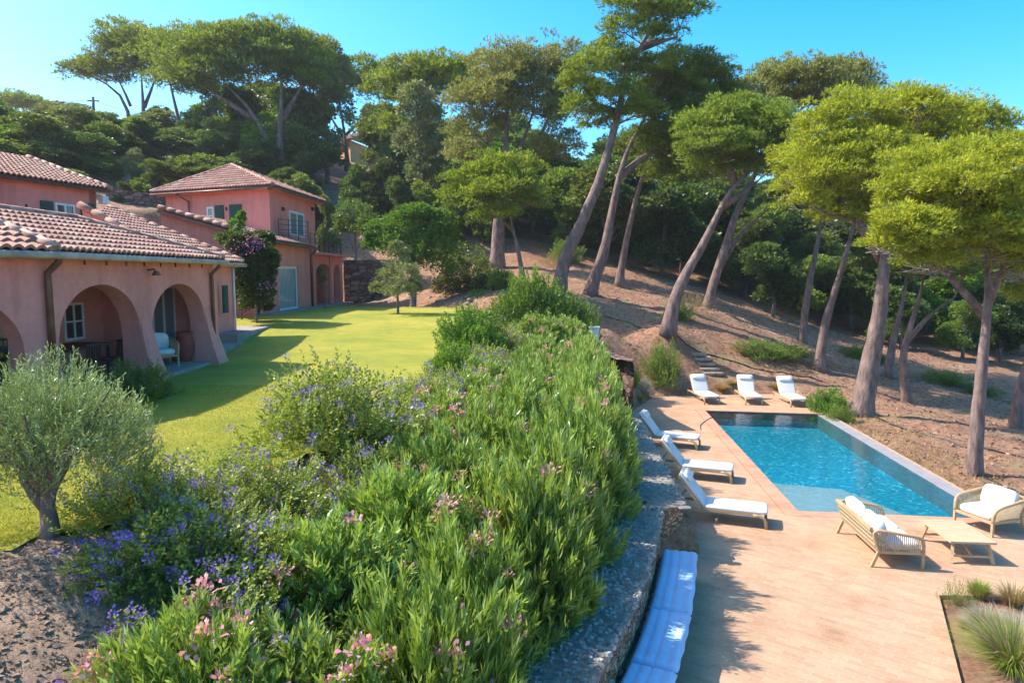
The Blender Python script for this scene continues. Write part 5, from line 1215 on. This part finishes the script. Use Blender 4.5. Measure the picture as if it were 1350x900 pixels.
PINES = [
 ('small umbrella pine at the far left of the pine group, leaning over the utility pole', (172, 168), 78, [[(172, 172), (172, 145), (165, 122), (140, 107), (118, 100)], [(172, 140), (160, 110), (150, 95)]], [(103, 94, 20, 12), (125, 92, 22, 14), (148, 86, 26, 16), (160, 70, 26, 20), (140, 102, 22, 9)], .28, 'pine', {}),
 ('umbrella pine right of the utility pole with a rounded two-part crown', (190, 170), 76, [[(189, 172), (190, 145), (187, 118), (186, 95)], [(190, 142), (202, 115), (208, 95)]], [(160, 55, 28, 18), (185, 62, 32, 24), (212, 68, 32, 24), (200, 85, 34, 20), (172, 85, 22, 15)], .35, 'pine', {}),
 ('umbrella pine with a leaning trunk just left of the great umbrella pine', (243, 185), 66, [[(243, 190), (236, 155), (225, 120), (222, 95)]], [(225, 65, 30, 20), (245, 85, 26, 26), (228, 105, 28, 18), (255, 110, 22, 20)], .3, 'pine', {}),
 ('great spreading umbrella pine rising behind the far house', (370, 247), 60, [[(370, 250), (369, 200), (370, 150), (371, 105)], [(367, 222), (352, 180), (330, 142), (298, 112)], [(369, 165), (385, 135), (402, 108)], [(340, 160), (300, 135), (262, 110)]], [(252, 82, 36, 24), (285, 62, 42, 22), (325, 56, 45, 22), (368, 60, 42, 24), (402, 78, 32, 26), (415, 100, 20, 20), (330, 85, 48, 24), (280, 100, 42, 20), (375, 95, 38, 22), (240, 100, 20, 14)], .5, 'pine', {}),
 ('umbrella pine with forked dark limbs against the sky, left of the ochre house', (458, 215), 72, [[(458, 218), (456, 180), (450, 150), (444, 120)], [(456, 178), (472, 158), (502, 146)], [(455, 185), (438, 160), (428, 140)]], [(440, 103, 26, 14), (468, 97, 30, 14), (496, 108, 20, 13), (455, 118, 30, 12), (428, 112, 16, 12)], .3, 'pine', {}),
 ('broad dark topped umbrella pine right of the ochre house', (562, 240), 58, [[(562, 245), (568, 195), (578, 155), (585, 125)], [(566, 215), (560, 170), (550, 135)]], [(508, 120, 22, 20), (540, 98, 34, 18), (578, 92, 36, 16), (608, 100, 22, 18), (535, 130, 32, 26), (575, 120, 40, 22), (520, 172, 24, 14)], .42, 'pine', {}),
 ('grey-green Aleppo pine with several pale curving stems in the centre of the hill', (655, 350), 45, [[(655, 352), (657, 300), (662, 245), (668, 190), (668, 140)], [(660, 275), (676, 230), (690, 185), (702, 150)], [(663, 262), (690, 222), (712, 180), (722, 158)], [(661, 250), (650, 210), (640, 175)]], [(640, 85, 20, 18), (668, 88, 30, 24), (705, 85, 34, 24), (742, 92, 24, 28), (620, 135, 30, 22), (655, 130, 38, 30), (700, 140, 42, 32), (742, 145, 24, 34), (630, 175, 34, 24), (615, 205, 26, 16), (735, 195, 28, 26), (690, 110, 34, 24)], .52, 'aleppo', dict(nl=24)),
 ('small bright round-topped young pine on the soil slope above the lawn', (690, 374), 36, [[(690, 375), (685, 335), (674, 295), (667, 258)], [(676, 305), (655, 280), (640, 265)]], [(640, 232, 36, 20), (672, 226, 32, 18), (612, 252, 24, 20), (640, 262, 32, 20), (672, 255, 38, 22), (700, 262, 16, 22), (600, 262, 14, 12), (655, 285, 26, 10)], .17, 'pine_mid', {}),
 ('tallest leaning pine of the photo whose crown is cut by the top edge', (737, 378), 36, [[(737, 380), (742, 345), (768, 292), (790, 240), (806, 185), (821, 125), (824, 92), (845, 62), (860, 38)], [(824, 95), (800, 75), (785, 85)], [(815, 150), (780, 135)], [(845, 62), (890, 50)]], [(870, -2, 40, 16), (835, 8, 34, 18), (905, 14, 26, 9), (875, 22, 34, 14), (825, 42, 26, 16), (800, 70, 26, 14), (782, 92, 30, 18), (768, 118, 26, 20), (812, 88, 28, 14), (805, 125, 34, 18), (765, 145, 20, 14), (842, 148, 30, 12), (872, 50, 24, 12), (790, 162, 22, 14)], .40, 'pine_mid', dict(dscale=.7)),
 ('slender pine stem just right of the tallest pine, with a big dark crown', (777, 388), 37, [[(777, 390), (796, 335), (806, 285), (814, 240), (826, 200), (850, 155)], [(814, 235), (850, 205), (890, 180)]], [(868, 95, 34, 20), (905, 90, 36, 20), (938, 105, 30, 22), (880, 120, 40, 22), (920, 130, 42, 26), (955, 148, 24, 28), (890, 155, 42, 24), (862, 135, 24, 16), (925, 168, 38, 22), (870, 178, 28, 14), (900, 190, 40, 26, 1), (945, 185, 34, 26, 1), (865, 200, 34, 20, .8), (960, 215, 30, 20, 1.2), (895, 225, 40, 22, 1.5)], .36, 'pine', dict(dscale=.8)),
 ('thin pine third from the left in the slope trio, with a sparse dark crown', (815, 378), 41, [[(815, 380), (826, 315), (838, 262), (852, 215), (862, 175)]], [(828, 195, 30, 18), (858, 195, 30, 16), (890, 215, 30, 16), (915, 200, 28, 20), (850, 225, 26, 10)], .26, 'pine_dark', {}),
 ('strongly leaning forked pine in the middle of the soil slope', (880, 421), 31, [[(880, 423), (894, 378), (924, 328), (950, 275), (968, 240), (988, 228)], [(952, 272), (984, 252), (1000, 238)], [(968, 240), (965, 215), (955, 195)]], [(932, 168, 34, 20), (968, 155, 36, 22), (1005, 160, 34, 24), (950, 190, 40, 20), (992, 195, 42, 22), (1028, 165, 24, 22), (915, 195, 22, 14), (1012, 218, 22, 12), (940, 215, 34, 18), (985, 225, 40, 18), (1035, 200, 24, 22), (1000, 185, 40, 26, 1.2)], .34, 'pine', dict(dscale=.85, twigs=60)),
 ('twin-stemmed pine behind the leaning forked pine, its crown against the sky', (932, 410), 39, [[(932, 412), (941, 370), (957, 325), (968, 285), (1010, 200), (1060, 140)], [(950, 350), (980, 300), (1015, 275)]], [(990, 128, 28, 20), (1018, 105, 28, 18), (1052, 100, 30, 16), (1088, 97, 30, 14), (1122, 100, 28, 14), (1140, 112, 16, 14), (1045, 125, 44, 20), (1095, 122, 42, 18), (1010, 145, 30, 14), (965, 128, 18, 14)], .3, 'aleppo', {}),
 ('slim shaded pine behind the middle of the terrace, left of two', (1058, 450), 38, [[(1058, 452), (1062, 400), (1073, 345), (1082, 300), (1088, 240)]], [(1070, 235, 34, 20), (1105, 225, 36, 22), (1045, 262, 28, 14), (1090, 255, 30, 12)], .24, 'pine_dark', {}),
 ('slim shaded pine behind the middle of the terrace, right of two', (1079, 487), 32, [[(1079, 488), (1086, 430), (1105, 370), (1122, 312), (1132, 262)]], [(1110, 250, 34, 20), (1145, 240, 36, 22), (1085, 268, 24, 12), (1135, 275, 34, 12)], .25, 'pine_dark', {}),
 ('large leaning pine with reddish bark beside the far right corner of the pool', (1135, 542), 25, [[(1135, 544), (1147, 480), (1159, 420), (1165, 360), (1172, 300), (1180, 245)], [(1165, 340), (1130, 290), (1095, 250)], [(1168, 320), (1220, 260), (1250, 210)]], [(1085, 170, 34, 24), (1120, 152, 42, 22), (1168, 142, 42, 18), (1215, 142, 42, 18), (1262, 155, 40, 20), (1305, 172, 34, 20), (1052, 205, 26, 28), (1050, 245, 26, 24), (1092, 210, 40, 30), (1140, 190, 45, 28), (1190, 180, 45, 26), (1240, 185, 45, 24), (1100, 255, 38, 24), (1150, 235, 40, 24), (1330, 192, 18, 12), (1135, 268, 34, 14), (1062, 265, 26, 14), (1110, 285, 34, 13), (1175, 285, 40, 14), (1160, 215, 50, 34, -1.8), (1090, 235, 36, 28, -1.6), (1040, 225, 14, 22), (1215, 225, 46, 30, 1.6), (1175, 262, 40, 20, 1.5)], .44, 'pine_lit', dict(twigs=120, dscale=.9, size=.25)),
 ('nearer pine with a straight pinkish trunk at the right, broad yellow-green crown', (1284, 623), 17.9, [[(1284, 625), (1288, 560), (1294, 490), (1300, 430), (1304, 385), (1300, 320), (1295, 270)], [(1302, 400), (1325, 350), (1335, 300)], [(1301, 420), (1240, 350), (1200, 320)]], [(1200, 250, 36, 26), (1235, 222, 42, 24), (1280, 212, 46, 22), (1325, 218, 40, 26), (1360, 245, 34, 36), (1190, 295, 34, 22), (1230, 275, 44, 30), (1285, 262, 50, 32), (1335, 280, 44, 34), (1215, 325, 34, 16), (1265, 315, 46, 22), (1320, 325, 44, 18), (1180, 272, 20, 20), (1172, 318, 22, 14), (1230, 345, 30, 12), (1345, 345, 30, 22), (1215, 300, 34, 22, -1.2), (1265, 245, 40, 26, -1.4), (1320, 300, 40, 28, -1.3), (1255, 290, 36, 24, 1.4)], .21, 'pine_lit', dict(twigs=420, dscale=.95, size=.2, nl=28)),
 ('pair-stemmed shaded pine between the two large right hand pines, left one', (1172, 503), 33, [[(1172, 505), (1172, 470), (1182, 430), (1192, 395), (1195, 360)]], [(1185, 345, 40, 16), (1215, 355, 34, 12), (1165, 330, 30, 12)], .24, 'pine_dark', {}),
 ('curved shaded pine between the two large right hand pines, right one', (1197, 530), 29, [[(1197, 532), (1190, 495), (1190, 460), (1202, 425), (1212, 395), (1218, 365)], [(1195, 450), (1230, 410), (1260, 390)]], [(1210, 350, 36, 14), (1245, 360, 40, 14), (1275, 350, 34, 14)], .22, 'pine_dark', {}),
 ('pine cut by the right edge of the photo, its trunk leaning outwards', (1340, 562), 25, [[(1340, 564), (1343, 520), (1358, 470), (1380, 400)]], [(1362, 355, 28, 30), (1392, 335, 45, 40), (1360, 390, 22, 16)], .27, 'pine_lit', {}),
 ('distant low pine crown above the left skyline', (18, 150), 110, [[(18, 152), (20, 140)]], [(8, 135, 30, 9), (35, 138, 24, 9), (52, 144, 12, 6)], .3, 'pine', dict(size=.75)),
]
for lab, base, Y, stems, lobes, r0, mat, kw in PINES: pine(lab, base, Y, stems, lobes, r0, mat, **kw)
# broadleaf crowns
def leafy(lobes, name, mat, leaf, per=900, inner=.5):
    P = []; D = []; A = []
    for c, rx, ry, rz_ in lobes:
        nc = int(per/26); d = sph(nc); d[:, 2] = np.where(d[:, 2] < -.5, -d[:, 2], d[:, 2]); cc = np.array(c)+d*np.array([rx, ry, rz_])*(1-inner*RNG.random(nc)**2)[:, None]; cs = (rx+rz_)*.5*(.16+.16*RNG.random(nc)); tone = RNG.random(nc)*.4
        cc = np.repeat(cc, 26, 0); dd_ = np.repeat(d, 26, 0); u = sph(nc*26); u[:, 2] = u[:, 2]*.7+.15; P.append(cc+u*np.repeat(cs, 26)[:, None]*(RNG.random(nc*26)**.4)[:, None]); D.append(unit(u+dd_*.5+RNG.normal(size=(nc*26, 3))*.5)); A.append(np.clip(np.repeat(tone, 26)+RNG.random(nc*26)*.5+.1*u[:, 2], 0, 1))
    P = np.concatenate(P); m = len(P); return mk_quads(name, blades(P, np.concatenate(D), leaf*(.7+.6*RNG.random(m)), leaf*.55), M[mat], np.concatenate(A))
def broad(label, base, Y, lobes, mat, leaf, per=1200, stem=None, r0=.12, name='leafy_tree', group=None, ds=.8, cat='tree', bark='bark_grey'):
    bp_ = at(*base, Y); g = gz(bp_.x, bp_.y); loc = Vector((bp_.x, bp_.y, g)); t = thing(name, loc, label, cat, group); L = []; mb = MB()
    st = [at(x, y, Y) for x, y in (stem or [(base[0], base[1]), (lobes[0][0]*.5+base[0]*.5, (base[1]+lobes[0][1])/2), (lobes[0][0], lobes[0][1])])]; st[0].z = g-.15; st = smooth_line(resample(st, .3), 3); n = len(st); mb.tube(st, [r0*(1-.7*i/(n-1)) for i in range(n)], 8, .08)
    for lb in lobes:
        x, y, rx, ry = lb[:4]; Yc = Y+(lb[4] if len(lb) > 4 else random.uniform(-.6, .6)); c = at(x, y, Yc); s = Yc/900; L.append((tuple(c-loc), rx*s, rx*s*ds, ry*s)); a = st[int(n*.6)]; mb.tube([a, a.lerp(c, .5), c], [r0*.4, r0*.25, .015], 5, cap=False)
    mb.build('trunk', M[bark], t, True); link('crown', leafy(L, 'crown', mat, leaf, per), t); return t
broad('bright green rounded evergreen tree at the far end of the lawn', (545, 398), 37, [(545, 300, 38, 22), (510, 308, 28, 20), (580, 302, 26, 22), (495, 320, 16, 14), (530, 325, 40, 20), (575, 328, 30, 20), (560, 350, 36, 20), (548, 282, 26, 10)], 'bush_bright', .16, 2600, r0=.18)
broad('dark round evergreen behind the far house and its balcony', (468, 330), 44, [(468, 288, 26, 22), (455, 300, 16, 14), (482, 302, 18, 14)], 'bush_mid', .16, 2200, r0=.14)
broad('slender pale feathery young tree standing on the far lawn', (525, 415), 29.5, [(524, 345, 16, 22), (512, 368, 18, 16), (537, 365, 18, 18), (524, 385, 26, 12), (500, 380, 12, 8), (546, 378, 10, 10), (522, 330, 9, 12)], 'olive_pale', .09, 1500, [(525, 415), (524, 390), (524, 350)], .07, name='young_tree', ds=.9)
broad('drooping eucalyptus-like tree behind the great umbrella pine', (432, 240), 64, [(425, 75, 24, 22), (440, 100, 22, 26), (418, 120, 26, 26), (440, 145, 24, 30), (405, 160, 24, 26), (425, 190, 28, 24), (390, 185, 22, 24)], 'olive_pale', .32, 1800, r0=.25)
broad('yellow-green drooping tree in front of the dark topped umbrella pine', (560, 260), 52, [(548, 135, 24, 24), (562, 165, 26, 26), (548, 190, 28, 24), (575, 205, 26, 22), (590, 230, 24, 20), (560, 225, 22, 20)], 'olive_pale', .26, 1800, r0=.22)
for i, (px, py, Y, rx, ry, mt) in enumerate([(615, 350, 39, 30, 28, 'oak'), (650, 375, 37.5, 26, 20, 'oak'), (600, 375, 38.5, 30, 20, 'oak'), (640, 398, 36, 26, 14, 'bush_mid'), (662, 372, 36.5, 16, 14, 'bush_mid')]):
    broad('dark evergreen shrub on the bank by the bright round tree, %s from left' % ORD[[1, 3, 0, 2, 4][i]], (px, py+ry), Y, [(px, py, rx, ry), (px-rx*.5, py+ry*.2, rx*.6, ry*.7), (px+rx*.5, py+ry*.3, rx*.6, ry*.7)], mt, .13, 1500, name='bank_shrub', cat='bush', group='dark shrubs on the bank')
# bougainvillea on the far house corner
broad('climbing bougainvillea with violet bracts between the two houses', (338, 410), 26.3, [(335, 335, 24, 22), (330, 365, 20, 24), (340, 390, 18, 20), (350, 352, 14, 18), (320, 322, 22, 14), (305, 318, 14, 10), (355, 340, 12, 12), (346, 318, 16, 12), (325, 385, 18, 24), (338, 402, 20, 12), (322, 350, 16, 26), (352, 375, 8, 26)], 'oak', .10, 3000, r0=.06, name='bougainvillea', ds=.55, cat='climber')
o_ = bpy.data.objects['bougainvillea']; P = []; 
for px, py in [(312, 326), (322, 322), (330, 326), (338, 320), (328, 316), (352, 378)]: c = at(px, py, 25.6)-o_.location; P.append(np.array(c)+RNG.normal(size=(45, 3))*.17)
P = np.concatenate(P); link('bracts', mk_quads('bracts', blades(P, sph(len(P)), .07, .06), M['petal_magenta'], RNG.random(len(P))), o_)['kind'] = 'stuff'
broad('bright shoots of a climber above the bougainvillea', (318, 400), 27.2, [(312, 300, 12, 10), (300, 315, 14, 8), (318, 288, 5, 10)], 'bush_bright', .09, 700, r0=.04, name='climber', cat='climber')
broad('small bare-branched plant growing in front of the far arches', (428, 406), 34, [(427, 375, 5, 14), (424, 360, 5, 8)], 'oak', .08, 260, r0=.03, name='climbing_plant', cat='plant')
broad('yellowish potted shrub seen through the balcony railing', (432, 335), 38.8, [(436, 316, 10, 8), (444, 325, 6, 8)], 'bush_bright', .10, 500, r0=.03, name='balcony_shrub', cat='plant')
# woodland behind, instanced from a few mature prototypes
def wood_proto(mat, k, H=7.0, leaf=.30, nlob=9, per=1500, lo=.22):
    L = []; mb = MB(); mb.tube([(0, 0, -.4), (.1, 0, H*.25), (0, .1, H*.6)], [.2, .15, .08], 7, .1)
    for j in range(nlob):
        q = j*2.4+k; r = (.35+.5*random.random())*H*.33; z = H*(lo+(.9-lo)*((j*.618+.2*k) % 1)); sc_ = 1-.35*z/H; c = (math.cos(q)*r*sc_, math.sin(q)*r*sc_, z); L.append((c, H*.2*random.uniform(.8, 1.2), H*.2, H*.15*random.uniform(.8, 1.2))); mb.tube([(0, 0, H*.2), (c[0]*.5, c[1]*.5, z*.7), c], [.07, .045, .015], 5, cap=False)
    return [('crown', leafy(L, 'wood_crown', mat, leaf, per, .4)), ('trunk', mk_mesh('wood_trunk', mb.V, mb.F, M['bark_grey'], True))]
OAK = [wood_proto('oak', k) for k in range(4)]; WMID = [wood_proto('bush_mid', k, leaf=.26) for k in range(2)]; WBR = [wood_proto('bush_bright', 5, leaf=.24)]
def forest(rows):
    k = 0
    for Y, x0, x1, stp, h0, h1 in rows:
        x = x0
        while x < x1:
            xx = x+random.uniform(-.3, .3)*stp; yy = Y+random.uniform(-1.8, 1.8); h = random.uniform(h0, h1)/7.0; g = gz(xx, yy); px = 675+900*xx/yy
            if -120 < px < 1470 and not (418 < px < 505 and Y > 54):
                u = random.random(); pr = OAK[k % 4] if u < .72 else (WMID[k % 2] if u < .94 else WBR[0])
                w = h*random.uniform(1.0, 1.3); place(pr, 'woodland_tree', (xx, yy, g), random.random()*6.28, (w, w, h), 'dense dark evergreen tree of the closed wood behind the pines and the slope', 'tree', 'woodland trees behind the slope'); k += 1
            x += stp
forest([(41.5, 25, 38, 2.8, 3.0, 4.2), (46, 17.5, 42, 2.8, 4.0, 5.5), (51, 4, 46, 3.0, 5.0, 7.0), (56, -4, 50, 3.2, 6, 8.5), (62, -21, 54, 3.2, 6, 9), (69, -26, 60, 3.6, 6, 9), (77, -34, 66, 4.0, 6, 8)])
# far left hillside shrubs and trees
HL = [(0, 200, 58, 26, 18, 'bush_mid'), (30, 190, 62, 30, 18, 'bush_mid'), (20, 165, 74, 34, 16, 'bush_bright'), (60, 175, 70, 26, 14, 'bush_mid'), (95, 152, 84, 26, 16, 'oak'), (75, 200, 58, 20, 14, 'olive_pale'), (45, 208, 54, 18, 10, 'oak'),
      (115, 185, 60, 26, 20, 'bush_bright'), (112, 208, 52, 26, 18, 'bush_bright'), (140, 175, 64, 22, 20, 'oak'), (165, 195, 58, 22, 22, 'oak'), (148, 218, 50, 14, 10, 'bush_bright'), (178, 212, 50, 16, 16, 'olive_pale'), (200, 228, 48, 26, 14, 'bush_mid'), (225, 232, 50, 20, 12, 'bush_mid'),
      (195, 180, 60, 26, 22, 'oak'), (235, 195, 60, 28, 26, 'oak'), (270, 200, 60, 28, 26, 'oak'), (300, 205, 62, 28, 26, 'oak'), (320, 190, 66, 30, 26, 'oak'), (345, 215, 60, 24, 22, 'oak'), (400, 225, 56, 26, 22, 'oak'), (285, 232, 48, 26, 10, 'bush_bright'), (320, 236, 50, 24, 10, 'bush_mid'), (405, 245, 52, 22, 14, 'bush_mid'),
      (470, 240, 54, 24, 22, 'oak'), (500, 235, 54, 26, 26, 'oak'), (525, 260, 50, 24, 22, 'oak'), (560, 262, 50, 26, 20, 'bush_mid'), (600, 255, 52, 26, 26, 'bush_mid'), (590, 285, 48, 24, 18, 'oak'), (515, 215, 58, 22, 22, 'oak'), (430, 275, 48, 14, 16, 'oak'),
      (18, 222, 46, 24, 7, 'bush_bright'), (60, 226, 45, 24, 7, 'bush_bright'), (95, 236, 44, 20, 8, 'bush_mid'), (162, 246, 44, 6, 5, 'oak'), (215, 158, 72, 24, 16, 'oak'), (130, 160, 78, 22, 12, 'oak'), (640, 280, 50, 24, 30, 'oak'), (665, 255, 56, 24, 30, 'oak')]
P3 = {mt: [wood_proto(mt, k, leaf=.27, nlob=13, lo=.06, per=1100) for k in range(2)] for mt in ('oak', 'bush_mid', 'bush_bright', 'olive_pale')}
HL = [h for h in HL]
for i, (px, py, Y, rx, ry, mt) in enumerate(HL):
    c = at(px, py+ry, Y); g = gz(c.x, Y); s = Y/900; top = at(px, py-ry, Y).z; h = max(1.2, top-g)/7.0; w = max(.2, rx*s*1.15/(7*.45)); pr = P3[mt][i % len(P3[mt])]
    col = {'oak': 'dark', 'bush_mid': 'mid green', 'bush_bright': 'bright yellow-green', 'olive_pale': 'pale grey-green'}[mt]
    place(pr, 'hillside_tree', (c.x, Y, g), i*1.7, (w, w, h), '%s bushy tree on the hillside above the houses' % col, 'tree', '%s bushy trees on the hillside' % col)
for i in range(150):
    Y = random.uniform(46, 92); px = random.uniform(-40, 640); x = (px-675)/900*Y
    py = 363-(gz(x, Y)-CAMZ)/Y*900
    if 130 < px < 262 and py > 226: continue
    if px > 430 and Y < 52: continue
    if 415 < px < 505 and Y > 56: continue
    mt = random.choice(['oak', 'oak', 'bush_mid', 'bush_mid', 'bush_bright', 'olive_pale']) if px < 330 else random.choice(['oak', 'oak', 'oak', 'bush_mid']); h = random.uniform(1.6, 3.6)*(.55 if Y > 68 else 1)/7; w = h*random.uniform(1.5, 2.4)
    col = {'oak': 'dark', 'bush_mid': 'mid green', 'bush_bright': 'bright yellow-green', 'olive_pale': 'pale grey-green'}[mt]
    place(P3[mt][i % 2], 'hillside_bush', (x, Y, gz(x, Y)), i*1.3, (w, w, h), '%s low bush covering the hillside above the houses' % col, 'bush', '%s low bushes on the hillside' % col)
# vine rows / low hedge edge on the left slope, terrace wall
tw = MB(); q = [gp(x, y)+Vector((0, 0, .0)) for x, y in [(140, 262), (165, 268), (200, 272), (222, 275)]]
q = resample([v for v in q], .4); ribbon(tw, q, q, 6, lambda p, f, i: Vector((p.x+.05*fbm(p.x*4, f*6), p.y+.08*fbm(p.x*4, f*6), p.z-.3+f*1.1)))
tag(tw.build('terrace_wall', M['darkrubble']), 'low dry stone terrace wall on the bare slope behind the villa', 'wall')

# ---------------------------------------------------------------- utility pole and ochre house
pb_ = at(124, 160, 72); t = thing('utility_pole', (pb_.x, pb_.y, gz(pb_.x, pb_.y)), 'dark wooden utility pole with wires on the left skyline', 'pole')
top = at(122.5, 128, 72); MB().tube([(pb_.x, pb_.y, gz(pb_.x, pb_.y)-.3), tuple(top)], [.17, .13], 8).build('pole', M['pole'], t, True)
MB().bar(top+Vector((-.6, 0, -.4)), top+Vector((.6, 0, -.4)), .1, .1).build('crossarm', M['pole'], t)
for (x1, y1, Y1, dz0) in [(-150, 78, 60, -.3), (-150, 128, 58, -.9), (330, 148, 75, -.3), (330, 142, 90, -1.2)]:
    a = top+Vector((0, 0, dz0)); b_ = at(x1, y1, Y1); P_ = [a.lerp(b_, k/16)-Vector((0, 0, 1.3*4*(k/16)*(1-k/16))) for k in range(17)]; MB().tube(P_, .02, 4).build('wire', M['pole'], t, True)
hb = at(462, 215, 84); oh = thing('ochre_house', (hb.x, hb.y, gz(hb.x, hb.y)), 'small ochre house with tiled roof glimpsed between pines on the hill', 'house')
a0 = at(432, 205, 83); a1 = at(462, 205, 80); a2 = at(492, 206, 86); zt1 = at(450, 189, 82).z; hw = MB(); bk0 = Vector((0, 7, 0))
hw.prism([(a0.x, a0.y), (a1.x, a1.y), (a2.x, a2.y), (a2.x, a2.y+6), (a0.x, a0.y+6)], 14, zt1); hw.build('wall', M['ochre'], oh)
tile_plane('roof', [Vector((a0.x-.6, a0.y-.6, zt1)), Vector((a1.x+.3, a1.y-.6, zt1)), Vector((a1.x+1, a1.y+3, zt1+1.3)), Vector((a0.x-.6, a0.y+3, zt1+1.3))], oh)
tile_plane('roof', [Vector((a1.x+.3, a1.y-.6, zt1)), Vector((a2.x+.8, a2.y-.6, zt1)), Vector((a2.x+.8, a2.y+2.4, zt1+1.2)), Vector((a1.x+1, a1.y+3, zt1+1.3))], oh)
MB().box((a1.x+1, a1.y+2.0, zt1+1.6), (.6, .6, 1.4)).build('chimney', M['ochre'], oh)
# labels that place each repeat among its kind, counted from the left of the photo
def words(n):
    t = ['twent', 'thirt', 'fort', 'fift', 'sixt', 'sevent', 'eight', 'ninet']
    if n < 20: return ORD[n]
    n += 1; h = ''
    if n > 100: h = 'hundred and '; n -= 100
    elif n == 100: return 'hundredth'
    if n <= 20: return h+ORD[n-1]
    a, b_ = divmod(n, 10); return h+t[a-2]+('ieth' if b_ == 0 else 'y-'+ORD[b_-1])
for o in list(COL.objects): 
    if 'group' in o and o.parent is None and o['group'].startswith(('woodland', 'dark bushy', 'mid green', 'bright yellow', 'pale grey', 'dark low', 'low scrub')): pass
gs = {}
for o in COL.objects:
    if o.parent is None and 'group' in o and o.get('label') and o['group'].split()[0] in ('rocks', 'woodland', 'dark', 'mid', 'bright', 'pale', 'low') and 'bank' not in o['group'] and 'loggia' not in o['group'] and 'lower left' not in o['group']: gs.setdefault((o['group'], o['label']), []).append(o)
for (g_, l_), L_ in gs.items():
    L_.sort(key=lambda o: o.location.x/o.location.y)
    base_ = {'woodland': 'dense evergreen tree in the closed wood behind the pines', 'low': 'low scrub bush on the soil under the pines'}.get(g_.split()[0], l_)
    for i, o in enumerate(L_): o['label'] = base_+', '+words(i)+' from the left'


# ---------------------------------------------------------------- light haze of the warm morning air
m, t, b = newmat('haze_air'); t.nodes.remove(b); pv = N(t, 'ShaderNodeVolumePrincipled'); pv.inputs['Density'].default_value = .00035; pv.inputs['Color'].default_value = (.92, .96, 1, 1); pv.inputs['Anisotropy'].default_value = .2
t.links.new(pv.outputs[0], t.nodes['Material Output'].inputs['Volume'])
zb, zt_ = float(GZ.min())-1.0, 37.0
tag(MB().box((0, 300, (zb+zt_)/2), (1404, 1204, zt_-zb)).build('haze', m), kind='stuff')
